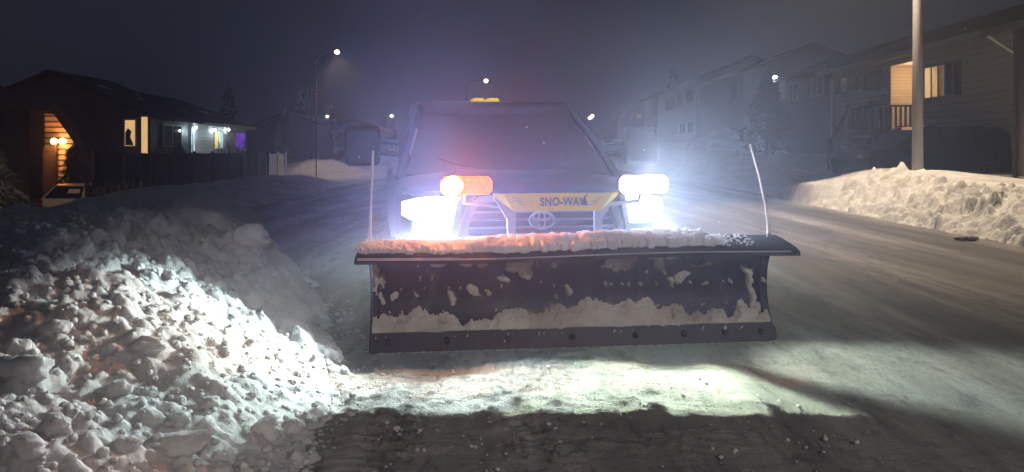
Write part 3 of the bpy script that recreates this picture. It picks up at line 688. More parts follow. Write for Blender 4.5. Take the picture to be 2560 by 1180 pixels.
# snow lying on the flap
NU, NW = 900, 60
Uf = np.linspace(-1.19, 1.18, NU); Wf = np.linspace(-.10, 1.03, NW); UU, WW = np.meshgrid(Uf, Wf)
pf = 1427+UU*436
amp = .78*np.interp(pf, [905, 930, 1100, 1180, 1240, 1400, 1500, 1620, 1750, 1770, 1800, 1830, 1990], [.022, .026, .028, .034, .050, .050, .058, .066, .056, .018, .008, -.004, -.012])
H = amp*np.clip(np.sin(np.clip((WW+.08)/.80, 0, 1)*math.pi), 0, 1)**.55
H = H*(1+1.2*fbm(UU*14, WW*3.3, 4, .6)+.9*fbm(UU*4+7, WW*1.0, 2)) - .004
lp = []
for k in range(520):
    px = random.uniform(915, 1770); u = u_of(px); r = random.uniform(.006, .024)**1 if px > 1230 else random.uniform(.006, .014); lp.append((u, random.uniform(.0, .75), r))
for (u, w, r) in lp:
    d = ((UU-u)/r)**2+((WW-w)*.235/r)**2; H = np.maximum(H, np.where(d < 1, np.median(amp[:, (np.abs(Uf-u)).argmin()])*.75+r*.55*np.sqrt(np.clip(1-d, 0, 1)), -1))
H += fbm(UU*60, WW*14, 3, .6)*.007*(H > .004)
front_e = np.interp(pf, [900, 1100, 1300, 1600, 1760, 1850], [1.02, .98, .85, .80, .72, .5])
H = np.where(WW > front_e+.08*fbm(UU*9, UU*0, 3), -.006, H)
P = np.zeros((NW, NU, 3))
for i, w in enumerate(Wf):
    fv = [flap(float(u), max(0.0, float(w))) for u in Uf]; v = np.array([q[0] for q in fv])+min(0, w)*.235; z = np.array([q[1] for q in fv])+H[i]
    loc = np.stack([Uf, -v, z, np.ones(NU)], 0); P[i] = (np.array(Bm) @ loc)[:3].T
tag(grid_obj('snow_on_flap', None, None, None, M['snow'], P=P), 'lumpy ridge of snow lying on the top flap of the plow', 'snow', kind='stuff')
mb = MB()
for k in range(110):
    px = random.uniform(1740, 1870); u = u_of(px); w = random.uniform(0, .8); v, z = flap(u, w); r = random.uniform(.003, .009); chunk(mb, Bp(u, v, z+r*.5), r, seed=k, n=1, cuts=1)
for px in np.arange(950, 1930, 4):
    if random.random() < .8: u = u_of(px); chunk(mb, Bp(u, .056, -.004), random.uniform(.002, .006), (2.2, 1, .7), seed=int(px), n=1, cuts=0, rot=Matrix.Identity(3))
for k in range(30): u = u_of(random.uniform(900, 950)); chunk(mb, Bp(u, random.uniform(0, .2), .585), random.uniform(.005, .011), seed=k+900, n=1, cuts=1)
tag(obj('snow_crumbs', mb, M['snow'], smooth=True), 'tiny snow crumbs along the edges of the plow blade', 'snow', kind='stuff')

# ---------------------------------------------------------------- lamps on the truck
def beam_lamp(name, loc, col, energy, radius, parent, fwd, cut=-.06, soft=.05, low=(-.95, -.75), azl=(-.99, -.9), azr=(.9, .99), leak=.1, gl=(-.35, 0)):
    """head lamp with a dipped beam: bright under the cut-off, a faint spill above it"""
    l = bpy.data.lights.new(name, 'POINT'); l.color = (1, 1, 1); l.energy = energy; l.shadow_soft_size = radius
    l.use_nodes = True; nt = l.node_tree; t = NT(nt)
    for n in list(nt.nodes):
        if n.type == 'EMISSION': em = n
    ge = t.new('ShaderNodeNewGeometry'); sp = t.new('ShaderNodeSeparateXYZ'); t.l.new(ge.outputs['Incoming'], sp.inputs[0])
    sgn = 1.0
    x = t.m('MULTIPLY', sp.outputs[0], sgn); y = t.m('MULTIPLY', sp.outputs[1], sgn); z = t.m('MULTIPLY', sp.outputs[2], sgn)
    fx, fy = fwd; rx, ry = -fy, fx           # lateral, image right
    lat = t.m('ADD', t.m('MULTIPLY', x, rx), t.m('MULTIPLY', y, ry)); fo = t.m('ADD', t.m('MULTIPLY', x, fx), t.m('MULTIPLY', y, fy))
    az = t.m('ARCTAN2', lat, fo)
    el = t.m('ARCSINE', z)
    b = t.m('MULTIPLY', t.ss(el, cut, cut-soft), t.ss(el, low[0], low[1]))
    b = t.m('MULTIPLY', b, t.m('MULTIPLY', t.ss(az, azl[0], azl[1]), t.ss(az, azr[0], azr[1], 1, 0)))
    b = t.m('ADD', b, t.m('MULTIPLY', t.m('MULTIPLY', leak, t.ss(el, gl[0], gl[1])), t.m('MULTIPLY', t.ss(fo, -.1, .5), t.ss(az, -1.0, -.35, .06, 1))))
    em.inputs['Color'].default_value = c4(col); t.put(em.inputs['Strength'], b)
    o = bpy.data.objects.new(name, l); C.objects.link(o); o.location = loc
    if parent is not None: o.parent = parent; o.matrix_parent_inverse = XF[parent.name].inverted()
    return o
fwd = (math.sin(TR), -math.cos(TR))
cold = (.80, 1.0, .93); blue = (.38, .47, 1.0)
HL = Tp(-.80, -.06, .885); HR = Tp(.80, -.06, .885)
EB = 270
beam_lamp('headlight_beam', HL, cold, EB*1.12, .07, trk, fwd, cut=-.07, soft=.07, low=(-1.0, -.80), azl=(-1.68, -1.45), azr=(.9, 1.2), leak=.0)
beam_lamp('headlight_beam', HR, (.82, 1.0, .74), EB*1.55, .05, trk, fwd, cut=-.10, soft=.2, low=(-1.0, -.75), azl=(-1.1, -.8), azr=(.22, .34), leak=.0)
beam_lamp('headlight_beam', HR, (.82, 1.0, .80), EB*1.3, .06, trk, fwd, cut=-.2, soft=.10, low=(-1.0, -.45), azl=(.42, .62), azr=(1.1, 1.5), leak=.0)
for p_, e_ in ((HL, 1.0), (HR, .55)):
    beam_lamp('headlight_glare', p_, (.40, .50, 1.0) if e_ > .95 else (.62, .75, 1.0), 300*e_, .06, trk, fwd, cut=-2, low=(-3, -2.9), leak=1.0)
beam_lamp('plow_light_glare', Tp(.585, -.47, 1.142), (.75, .86, 1.0), 85, .05, plow, fwd, cut=-2, low=(-3, -2.9), leak=1.0, gl=(-.8, -.45))
beam_lamp('strobe_light', Tp(-.68, -.50, 1.142), (1.0, .40, .14), 48, .04, plow, fwd, cut=-.16, soft=.1, low=(-1.6, -1.5), azl=(-1.7, -1.4), azr=(1.4, 1.7), leak=0)
beam_lamp('strobe_glare', Tp(-.68, -.50, 1.15), (1.0, .13, .02), 52, .04, plow, fwd, cut=-2, low=(-3, -2.9), leak=1.0, gl=(-.8, -.45))

# ---------------------------------------------------------------- street lamps
def street_lamp(x, y, h, head, label, energy=0, r=(.10, .06), col=(1, .72, .42), big=1.0, zb=None, m='street', aim=None, cone=112, dark=False):
    z0 = float(g(x, y))-.2 if zb is None else zb
    t = thing('street_lamp', label, 'street lamp', (x, y, z0), 0, 'street lamps along the road')
    pm_ = M['concrete'] if aim and not dark else M['wood']
    mb = MB(); mb.tube([(x, y, z0), (x, y, h*.5), (x, y, h)], [r[0], (r[0]+r[1])/2, r[1]], 14); obj('pole', mb, pm_, t, world=True, smooth=True)
    hx, hy = head; mb = MB(); mb.tube([(x, y, h-.1), (x+(hx-x)*.4, y+(hy-y)*.4, h+.3), (hx, hy, h+.35)], [.045, .04, .035], 8); obj('arm', mb, pm_, t, world=True, smooth=True)
    mb = MB(); s = 1 if hx > x else -1; mb.loft([[(hx+a*s, hy-b, h+.30), (hx+a*s, hy+b, h+.30), (hx+a*s, hy+b*.6, h+.30+c), (hx+a*s, hy-b*.6, h+.30+c)] for a, b, c in ((-.1, .06, .08), (.1, .14, .14), (.4, .16, .15), (.62, .06, .06))]); hd = obj('lamp_head', mb, M['blackp'], t, world=True)
    mb = MB(); vs, fs = ico(2); mb.add([(hx+.25*s+v.x*.15*big, hy-.1+v.y*.15*big, h+.27+v.z*.13*big) for v in vs], fs); obj('bulb', mb, M[m], hd, world=True, smooth=True)
    if energy and aim:
        L_ = lamp('street_light', 'SPOT', (hx+.25*s, hy, h+.05), col, energy, .15, t, spot_size=R(cone), spot_blend=.45)
        L_.rotation_euler = (Vector(aim)-Vector((hx+.25*s, hy, h+.05))).to_track_quat('-Z', 'Y').to_euler()
    elif energy: lamp('street_light', 'POINT', (hx+.25*s, hy, h+.05), col, energy, .15, t)
street_lamp(9.36, 18.0, 8.6, (7.4, 17.6), 'tall grey lamp post standing in the right snow bank', 4600, (.125, .085), col=(1, .77, .52), zb=.4, aim=(7.4, 15.3, 0), cone=88)
street_lamp(9.0, -13, 8.6, (6.8, -13), 'street lamp standing behind the camera on the right', 4300, (.125, .085), col=(1, .90, .80), aim=(3.6, 3.2, 0), cone=35)
street_lamp(-13.3, 53, 7.85, (-12.0, 52.5), 'lit street lamp high left over the dark fence', 1100, big=1.1, r=(.04, .035), aim=(-10, 50, 0), dark=True)
street_lamp(-11.5, 9, 8.6, (-12.5, 10), 'unseen lamp added at left to light the white hatchback', 1500, aim=(-16.2, 27, -.5), cone=30, dark=True)  # added out of view, narrow cone to brighten the hatchback and evergreen
street_lamp(-4.3, 74, 7.85, (-2.7, 73.5), 'lit street lamp right above the truck roof beacon', 1000, big=1.3, r=(.04, .035), aim=(-2, 70, 0), dark=True)
street_lamp(-37, 150, 8.0, (-35.5, 149), 'tiny far street lamp left of the mirror', 0, big=2.2, m='streetw')
street_lamp(-23.6, 146, 7.9, (-22.6, 145), 'tiny far street lamp left of the truck cab', 0, big=2.2, m='streetw')
street_lamp(-16, 70, 2.6, (-15.0, 70), 'short lit yard lamp just beyond the left roofs', 0, big=.7, m='streetw', r=(.05, .04))

# ---------------------------------------------------------------- houses
def win(par, side, xf, y0, y1, z0, z1, panes=2, pm=None, label=None, shut=False, axis_='x'):
    """window on a facade; side -1: facade faces -x (right hand houses), +1 faces +x; axis_ 'y' = faces -y at y=xf"""
    pm = pm or M['glasspane']
    def bx(mb, a, b, d0, d1, c, e):
        if axis_ == 'x': mb.box(min(xf+side*d0, xf+side*d1), max(xf+side*d0, xf+side*d1), a, b, c, e)
        else: mb.box(a, b, xf-d1, xf-d0, c, e)
    mb = MB(); t = .06
    bx(mb, y0-t, y0, .0, .05, z0-t, z1+t); bx(mb, y1, y1+t, .0, .05, z0-t, z1+t); bx(mb, y0, y1, .0, .05, z1, z1+t); bx(mb, y0, y1, .0, .06, z0-t, z0)
    for k in range(1, panes): yy = y0+(y1-y0)*k/panes; bx(mb, yy-.03, yy+.03, .0, .045, z0, z1)
    f = obj('window', mb, M['trim'], par, world=True)
    if label: f['label'] = label
    for k in range(panes):
        a = y0+(y1-y0)*k/panes+(.03 if k else 0); b = y0+(y1-y0)*(k+1)/panes-(.03 if k < panes-1 else 0)
        q = MB(); bx(q, a, b, .005, .02, z0, z1); obj('pane', q, pm[k] if isinstance(pm, list) else pm, f, world=True)
    if shut:
        for a in (y0-.45, y1+.1):
            q = MB(); bx(q, a, a+.35, .0, .04, z0-.03, z1+.03); obj('shutter', q, M['shutter'], par, world=True)
def roof(par, side, x0, x1, y0, y1, ze, rise, m=None, ov=.5, tm=None):
    """gable roof, ridge along y"""
    xm = (x0+x1)/2; t = .16; mb = MB()
    sec = [(x0-ov, ze-.12), (xm, ze+rise), (x1+ov, ze-.12), (x1+ov, ze-.12+t), (xm, ze+rise+t), (x0-ov, ze-.12+t)]
    mb.loft([[(x, y, z) for x, z in sec] for y in (y0-ov, y1+ov)])
    r_ = obj('roof', mb, m or M['shingle'], par, world=True)
    for xe in (x0-ov, x1+ov):
        mb = MB(); mb.box(xe-.06 if xe < xm else xe+.003, xe-.003 if xe < xm else xe+.06, y0-ov, y1+ov, ze-.16, ze+.03)
        obj('gutter', mb, tm or M['trim'], r_, world=True)
    return r_
def house(label, side, xf, y0, y1, eave, depth, wm, rise=1.5, zb=None, opening=None, name='house', group=None, tm=None):
    """facade plane at x=xf facing the road (side -1 for the right row, +1 for the left row)"""
    zb = float(min(g(xf, y0), g(xf, y1)))-.4 if zb is None else zb
    x0, x1 = (xf, xf+depth) if side < 0 else (xf-depth, xf)
    h = thing(name, label, 'house', ((x0+x1)/2, (y0+y1)/2, zb), 0, group)
    mb = MB(); xm = (x0+x1)/2
    if opening:
        a, b, c, e, dp = opening   # y range, z range, recess depth (side -1 only)
        mb.box(xf, xf+dp, y0, a, zb, eave); mb.box(xf, xf+dp, b, y1, zb, eave); mb.box(xf, xf+dp, a, b, zb, c); mb.box(xf, xf+dp, a, b, e, eave)
        mb.box(xf+dp, x1, y0, y1, zb, eave)
    else: mb.box(x0, x1, y0, y1, zb, eave)
    w = obj('wall', mb, wm, h, world=True)
    for yy in (y0, y1-.1):
        mb = MB(); mb.prism([(x0, yy, eave+.002), (x1, yy, eave+.002), (xm, yy, eave+rise-.05)], (0, 1, 0), .1); obj('gable', mb, wm, h, world=True)
    roof(h, side, x0, x1, y0, y1, eave, rise, tm=tm)
    for yy in (y0, y1):
        for xx in (x0, x1):
            mb = MB(); mb.box(xx-.05, xx+.05, yy-.05, yy+.05, zb, eave-.01); obj('corner_trim', mb, tm or M['trim'], h, world=True)
    mb = MB(); mb.box(x0-.02, x1+.02, y0-.02, y1+.02, zb, zb+.5); obj('foundation', mb, M['concrete'], h, world=True)
    return h
# nearest right house
hA = house('cream bungalow with lit warm porch behind the lamp post', -1, 14.0, 21.3, 34.0, 4.85, 8, M['sid_cream'], 1.6, opening=(27.25, 28.85, 2.2, 4.55, 1.3), zb=.3)
win(hA, -1, 14, 31.75, 33.2, 3.9, 4.5, 2, shut=True); win(hA, -1, 14, 29.5, 30.6, 3.82, 4.45, 2, shut=True)
lit = M['winwarm']; win(hA, -1, 14, 24.75, 26.4, 3.2, 4.2, 4, [M['glasspane'], emis('dim window', (1, .6, .3), .13, .6, 3), lit, M['windoor']], label='wide four pane window glowing warm', shut=False)
mb = MB(); mb.box(13.955, 13.995, 24.3, 24.68, 3.15, 4.25); obj('shutter', mb, M['shutter'], hA, world=True)
mb = MB(); mb.box(15.18, 15.296, 27.3, 28.25, 2.2, 4.3); d_ = obj('door', mb, M['sid_warm'], hA, world=True)
mb = MB(); mb.box(15.12, 15.178, 27.5, 27.95, 2.9, 3.15); obj('mailbox', mb, M['shutter'], hA, world=True)
for n_, (a, b) in enumerate((((15.296-1.29, 27.262), (15.29, 27.25)),)): pass
mb = MB(); mb.box(14.01, 15.29, 28.835, 28.846, 2.21, 4.54); mb.box(15.28, 15.29, 28.26, 28.83, 2.21, 4.54); mb.box(14.01, 15.27, 27.256, 27.266, 2.21, 4.54); obj('porch_siding', mb, M['sid_warm'], hA, world=True)
mb = MB(); vs, fs = ico(2); mb.add([(14.18+v.x*.07, 27.36+v.y*.07, 4.06+v.z*.09) for v in vs], fs); pl_ = obj('porch_light', mb, M['porch'], hA, world=True)
lamp('porch_bulb', 'POINT', (14.5, 27.75, 4.05), (1, .56, .24), 42, .08, hA)
# porch landing, railing and steps
st = thing('porch_stairs', 'dark wooden railing and steps below the lit porch', 'stairs', (13.4, 28.2, .8))
mb = MB(); mb.box(12.5, 13.99, 27.1, 29.0, 2.05, 2.19); obj('landing', mb, M['wood'], st, world=True)
for k in range(6):
    mb = MB(); mb.box(12.5, 13.9, 29.0+.3*k, 29.3+.3*k, 1.85-.2*k, 1.9-.2*k); obj('step', mb, M['wood'], st, world=True)
mb = MB(); mb.box(12.5, 12.58, 27.1, 29.0, 2.95, 3.02)
mb.prism([(12.5, 29.0, 2.95), (12.5, 30.8, 1.75), (12.5, 30.8, 1.82), (12.5, 29.0, 3.02)], (1, 0, 0), .08)
mb.box(12.5, 13.99, 27.1, 27.16, 2.95, 3.02); obj('handrail', mb, M['wood'], st, world=True)
for k in range(16):
    y = 27.12+k*.245; zt = 2.95 if y < 29 else 2.95-(y-29)*.667; mb = MB(); mb.box(12.515, 12.565, y, y+.06, zt-.80, zt); obj('baluster', mb, M['wood'], st, world=True)
for k in range(8):
    mb = MB(); mb.box(12.64+k*.17, 12.70+k*.17, 27.105, 27.155, 2.2, 2.949); obj('baluster', mb, M['wood'], st, world=True)
for y, zt in ((27.1, 3.15), (28.95, 3.15), (30.75, 1.95)):
    mb = MB(); mb.box(12.47, 12.60, y, y+.12, zt-2.1, zt); obj('rail_post', mb, M['wood'], st, world=True)
# neighbour at the right edge
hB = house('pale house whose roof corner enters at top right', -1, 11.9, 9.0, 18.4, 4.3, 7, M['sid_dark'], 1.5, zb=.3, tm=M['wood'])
mb = MB(); mb.tube([(11.35, 18.6, 4.15), (11.9, 18.45, 3.7), (11.9, 18.45, .6)], .05, 8); obj('downspout', mb, M['trim'], hB, world=True)
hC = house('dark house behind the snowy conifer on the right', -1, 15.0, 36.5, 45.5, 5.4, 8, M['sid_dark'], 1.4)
win(hC, -1, 15, 37.5, 39, 4.2, 5.0, 2, shut=True); win(hC, -1, 15, 41, 42.2, 4.2, 5.0, 2)
mb = MB(); mb.box(14.9, 14.99, 42.6, 43.5, 4.3, 5.5); obj('door', mb, M['trim'], hC, world=True)
mb = MB(); vs, fs = ico(2); mb.add([(14.7+v.x*.12, 43.6+v.y*.12, 5.70-.15+v.z*.12) for v in vs], fs); obj('porch_light', mb, M['porchwhite'], hC, world=True)
lamp('porch_bulb', 'POINT', (14.4, 43.3, 5.3), (.8, .93, 1), 20, .08, hC)
hD = house('plain grey house with one narrow window behind truck', -1, 14.0, 47.0, 58.0, 6.2, 8, M['sid_grey'], 1.6)
win(hD, -1, 14, 48.2, 50.0, 4.7, 5.8, 2); win(hD, -1, 14, 48.2, 49.6, 2.2, 3.0, 2)
hE = house('pale two storey house with small paired windows', -1, 14.0, 59.0, 75.0, 6.85, 8, M['sid_white'], 1.7)
for a, b, c, e in ((60.3, 62.3, 5.4, 6.3), (63.8, 65.6, 5.3, 6.2), (66.5, 71, 5.2, 6.1), (60.3, 62, 3.0, 3.7), (63.0, 65, 3.0, 3.7), (66, 68, 3.0, 3.7)): win(hE, -1, 14, a, b, c, e, 2)
hF = house('far pale house with a warm eave lamp beside the cab', -1, 14.2, 84, 106, 6.9, 8, M['sid_white'], 1.5)
for a, b in ((86, 89), (92, 94.5), (98, 101)): win(hF, -1, 14.2, a, b, 5.2, 6.4, 2)
for dz in (0, .28):
    mb = MB(); vs, fs = ico(2); mb.add([(10.8+v.x*.25-dz, 105+v.y*.2, 6.3-dz+v.z*.18) for v in vs], fs); obj('eave_lamp', mb, M['street'], hF, world=True)
# left row: near bungalow end wall faces us
hL = house('dark bungalow with two tall warm lit windows at left', 1, -17.0, 36.6, 41.2, 3.05, 9, M['sid_dark'], 2.0, zb=-1.4, tm=M['wood'])
win(hL, 1, 36.6, *(lambda a, b: (a, b))((313-1280)/F*36.6, (339-1280)/F*36.6), 1.68, 2.88, 1, M['windoor'], label='lit window in the gable wall', axis_='y')
mb = MB(); mb.box((355-1280)/F*36.6, (369-1280)/F*36.6, 36.54, 36.597, 1.32, 3.03); o_ = obj('door', mb, M['windoor'], hL, world=True); o_['label'] = 'tall glowing door at the corner'
mb = MB(); x_ = (318-1280)/F*36.5
mb.add([(x_-.10, 36.52, 1.70), (x_+.28, 36.52, 1.70), (x_+.12, 36.52, 2.1), (x_+.18, 36.52, 2.35), (x_+.02, 36.52, 2.5), (x_-.10, 36.52, 2.3)]+[(x_-.10, 36.55, 1.70), (x_+.28, 36.55, 1.70), (x_+.12, 36.55, 2.1), (x_+.18, 36.55, 2.35), (x_+.02, 36.55, 2.5), (x_-.10, 36.55, 2.3)],
       [(0, 1, 2, 3, 4, 5), (11, 10, 9, 8, 7, 6)]+[(i, i+6, (i+1) % 6+6, (i+1) % 6) for i in range(6)]); obj('window_plant', mb, M['shutter'], hL, world=True)
win(hL, 1, -17, 38.0, 40.0, 1.7, 2.7, 2, M['glasspane'])
mb = MB()
for k in range(14): chunk(mb, (-19.3+random.uniform(-1, 1.1), 37+k*.28, 4.0-.12*0+random.uniform(-.05, .05)), .28, (1.6, 1.2, .25), 60+k, 2)
mb.v = [(x, y, 3.05+.12+2.0*(1-abs(x+21.5)/4.5)+(z-4.0)*.5+.02) for x, y, z in mb.v]
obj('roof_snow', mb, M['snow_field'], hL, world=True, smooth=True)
hM = house('long low house with cold white and purple lit windows', 1, -17.3, 42.2, 50.5, 3.0, 9, M['sid_white'], 1.7, zb=-1.2)
def fy(px, xf=-17.3): return xf*F/(px-1280)
win(hM, 1, -17.3, fy(462), fy(486), 1.4, 2.65, 2, M['winwhite'], label='cold white lit window'); win(hM, 1, -17.3, fy(535), fy(556), 1.6, 2.6, 2, [M['winyel'], M['winwhite']], label='yellow and white lit window')
win(hM, 1, -17.3, fy(588), fy(611), 1.6, 2.6, 1, M['winpurple'], label='purple lit window')
for px, zz_ in ((447, 2.75), (563, 2.75), (480, 2.7), (529, 2.65)):
    mb = MB(); vs, fs = ico(1); y_ = fy(px); mb.add([(-17.1+v.x*.08, y_+v.y*.08, zz_+v.z*.08) for v in vs], fs); obj('eave_lamp', mb, M['porchwhite'], hM, world=True)
for px in (450, 480, 545): lamp('eave_bulb', 'POINT', (-16.7, fy(px), 2.5), (.7, .92, 1), 32, .06, hM)
mb = MB()
for k in range(12): chunk(mb, (-18+random.uniform(-1, .3), 45+k*.5, 0), .3, (1.6, 1.2, .25), 90+k, 2)
mb.v = [(x, y, 3.0+.12+1.7*(1-abs(x+21.8)/4.5)+z*.6) for x, y, z in mb.v]; obj('roof_snow', mb, M['snow_field'], hM, world=True, smooth=True)
# far left porch house
hN = house('dark house at far left with an orange lit siding wall', 1, -17.2, 20.0, 27.6, 3.0, 7, M['sid_dark'], 1.6, zb=-1.5, tm=M['wood'])
hO = thing('porch_entry', 'orange lit siding entry between the two dark houses', 'porch', (-17.4, 31.5, -1.4))
x0_, x1_ = (131-1280)/F*31, (180-1280)/F*31
mb = MB(); mb.prism([W(px, py, 31) for px, py in ((112, 475), (169, 475), (169, 374), (184, 360), (180, 345), (137, 285), (112, 280))], (0, 1, 0), .2); obj('wall', mb, siding('orange lit siding', (.6, .56, .5), .22, .05, .38, .12), hO, world=True)
mb = MB(); mb.prism([W(px, py, 29.6) for px, py in ((100, 283), (134, 285), (179, 348), (206, 402), (226, 402), (198, 335), (148, 262), (100, 255))], (0, 1, 0), 1.6); obj('porch_roof', mb, M['shingle'], hO, world=True)
mb = MB(); mb.box(x0_-.2, x0_+.27, 30.7, 30.8, -1.2, 1.55); obj('door', mb, M['sid_dark'], hO, world=True)  # dark panel added for the dimmer wall below the porch lamps
mb = MB(); mb.box(x0_+.31, x0_+.38, 30.6, 30.69, -1.2, 1.7); obj('post', mb, M['wood'], hO, world=True)
for dx, dz in ((.33, 0), (.66, .0)):
    mb = MB(); vs, fs = ico(2); mb.add([(x0_+dx+v.x*.14, 30.55+v.y*.10, 1.80+dz+v.z*.13) for v in vs], fs); obj('porch_light', mb, M['orangebulb'], hO, world=True)
lamp('porch_bulb', 'POINT', (x0_+.5, 30.35, 1.78), (1, .29, .06), 110, .07, hO)
# distant houses closing the street
for k, (x, y0, y1, lab) in enumerate(((-19, 82, 94, 'far dark house left of the side street'), (-16, 100, 114, 'farthest dark house behind the bare shrubs'), (-11, 120, 132, 'far house with a warm lit door left of the cab'))):
    h = house(lab, 1, x, y0, y1, 3.8, 9, M['sid_grey'], 1.7, zb=-.5); win(h, 1, x, y0+2, y0+4, 1.8, 3.0, 2); win(h, 1, x, y0+7, y0+9, 1.8, 3.0, 2)
def glowpane(px, py, d, w, hgt, m, lab):
    p = W(px, py, d); t = thing('entry_light', lab, 'light', (p[0], p[1], p[2]))
    mb = MB(); mb.box(p[0]-w/2, p[0]+w/2, p[1], p[1]+.1, p[2]-hgt/2, p[2]+hgt/2); obj('lit_panel', mb, m, t, world=True, bevel=.03)
    mb = MB(); mb.box(p[0]-w/2-.06, p[0]+w/2+.06, p[1]+.1, p[1]+.25, p[2]-hgt/2-.06, p[2]+hgt/2+.06); obj('housing', mb, M['shutter'], t, world=True)
h_ = C.objects.get('house.009')
for px, py, d, w, hh, m, lab in ((818, 351, 99.8, .5, 1.0, 'winwarm', 'small warm lit doorway far down the side street'), (872, 335, 119, .45, .35, 'streetw', 'tiny white light right of the far warm doorway'),
                                 (855, 349, 119, .2, .7, 'winwhite', 'thin pale lit slit between the far lights')): glowpane(px, py, d, w, hh, M[m], lab)

# ---------------------------------------------------------------- vehicles
def car_shape(name, label, L, Wd, Hh, loc, rz, paint, prof_pts, glass_pts, wheels, cat='car', tail=None):
    t = thing(name, label, cat, loc, rz)
    # side profile (x along length, z) extruded in y with tumblehome
    secs = []
    for yy, k in ((-Wd/2, .0), (-Wd/2+.06, .03), (Wd/2-.06, .03), (Wd/2, .0)):
        secs.append([(x, yy+(0 if z < Hh*.6 else (.14 if yy < 0 else -.14)*(z/Hh-.6)/.4), z-(.03-k)) for x, z in prof_pts])
    mb = MB(); mb.loft(secs); obj('body', mb, paint, t, smooth=False, bevel=.03)
    for s in (-1, 1):
        for gp in glass_pts:
            mb = MB(); mb.prism([(x, s*(Wd/2+.006)-s*.14*max(0, (z/Hh-.6)/.4), z) for x, z in gp], (0, -s, 0), .03); obj('side_window', mb, M['glass'], t)
        for wx in wheels:
            mb = MB(); mb.disc_lathe((wx, s*(Wd/2-.2), .34), (0, s, 0), [(.2, 0), (.32, 0), (.34, .03), (.34, .19), (.32, .215), (.2, .215)], 24); w = obj('wheel', mb, M['rubber'], t)
            mb = MB(); mb.disc_lathe((wx, s*(Wd/2-.17), .34), (0, s, 0), [(.2, .02), (.2, .19), (.05, .17), (.01, .17)], 16); obj('rim', mb, M['steel'], w)
    return t
suv_prof = [(-2.25, .35), (-2.3, .75), (-2.2, 1.0), (-1.3, 1.12), (-.65, 1.58), (-.3, 1.68), (1.3, 1.70), (1.9, 1.62), (2.2, 1.1), (2.28, .9), (2.25, .35)]
suv_glass = [[(-1.15, 1.12), (-.62, 1.50), (-.05, 1.58), (-.05, 1.12)], [(.02, 1.12), (.02, 1.58), (.95, 1.58), (.95, 1.12)], [(1.02, 1.12), (1.02, 1.57), (1.6, 1.5), (1.8, 1.14)]]
suv = car_shape('parked_suv', 'dark parked suv behind the right snow bank and lamp post', 4.6, 1.85, 1.7, (11.9, 22.6, .42), R(4), mat('dark suv paint', (.02, .022, .028), .2, .3, .1, 3, coat=1), suv_prof, suv_glass, (-1.4, 1.35))
mb = MB(); mb.add([(-1.22, -.72, 1.15), (-1.22, .72, 1.15), (-.63, .64, 1.585), (-.63, -.64, 1.585), (-1.16, -.72, 1.10), (-1.16, .72, 1.10), (-.6, .64, 1.52), (-.6, -.64, 1.52)],
                  [(0, 1, 2, 3), (7, 6, 5, 4), (0, 4, 5, 1), (1, 5, 6, 2), (2, 6, 7, 3), (3, 7, 4, 0)]); obj('windshield', mb, M['glass'], suv)
for s in (-1, 1):
    mb = MB(); mb.box(-2.32, -2.2, s*.75-.13, s*.75+.13, .78, .9); obj('headlight', mb, M['chrome'], suv, bevel=.02)
    mb = MB(); mb.box(-1.1, -.95, s*.98-.09, s*.98+.09, 1.12, 1.28); obj('side_mirror', mb, M['body'], suv, bevel=.02)
    mb = MB(); mb.tube([(-.4, s*.72, 1.70), (.2, s*.74, 1.76), (1.5, s*.74, 1.74)], .018, 6); obj('roof_rail', mb, M['chrome'], suv)
# white hatchback seen from behind
wc = thing('parked_hatchback', 'white hatchback seen from behind over the left snow heap', 'car', ((132-1280)/F*26, 26.5, -1.22), R(-8))
def rs2(y, hw, z0, z1, top): return [(-hw, y, z0), (-hw, y, z0+.35), (-hw*.97, y, z0+.6), (-top, y, z1), (top, y, z1), (hw*.97, y, z0+.6), (hw, y, z0+.35), (hw, y, z0)]
mb = MB(); mb.loft([rs2(0, .84, .3, .95, .80), rs2(.05, .86, .28, 1.0, .80), rs2(.45, .87, .28, 1.46, .58), rs2(.9, .88, .28, 1.49, .60), rs2(2.0, .88, .28, 1.46, .60), rs2(2.9, .87, .28, .98, .78), rs2(3.9, .82, .3, .8, .7)]); obj('body', mb, M['whitepaint'], wc, bevel=.02)
mb = MB(); mb.add([(-.70, .045, 1.02), (.70, .045, 1.02), (.53, .41, 1.42), (-.53, .41, 1.42), (-.70, .1, 1.0), (.70, .1, 1.0), (.53, .46, 1.40), (-.53, .46, 1.40)],
                  [(0, 1, 2, 3), (7, 6, 5, 4), (0, 4, 5, 1), (1, 5, 6, 2), (2, 6, 7, 3), (3, 7, 4, 0)])
rw = obj('rear_window', mb, M['glass'], wc)
mb = MB(); mb.add([(.08, .16, 1.19), (.52, .16, 1.19), (.47, .27, 1.33), (.08, .27, 1.33), (.08, .2, 1.19), (.52, .2, 1.19), (.47, .31, 1.33), (.08, .31, 1.33)],
                  [(0, 1, 2, 3), (7, 6, 5, 4), (0, 4, 5, 1), (1, 5, 6, 2), (2, 6, 7, 3), (3, 7, 4, 0)]); obj('snow_patch', mb, M['snow'], rw)
for s in (-1, 1):
    mb = MB(); mb.box(s*.78-.07, s*.78+.07, -.02, .1, .72, .98); obj('tail_light', mb, mat('tail red', (.25, .02, .02), .3), wc, bevel=.02)
    for wy in (.7, 3.1):
        mb = MB(); mb.disc_lathe((s*.68, wy, .3), (s, 0, 0), [(.18, 0), (.29, 0), (.30, .03), (.30, .16), (.29, .19), (.18, .19)], 20); obj('wheel', mb, M['rubber'], wc)
lamp('roof_glint_lamp', 'POINT', (x1_+.3, 29.2, 1.3), (1, .5, .2), 1.5, .05, hO)

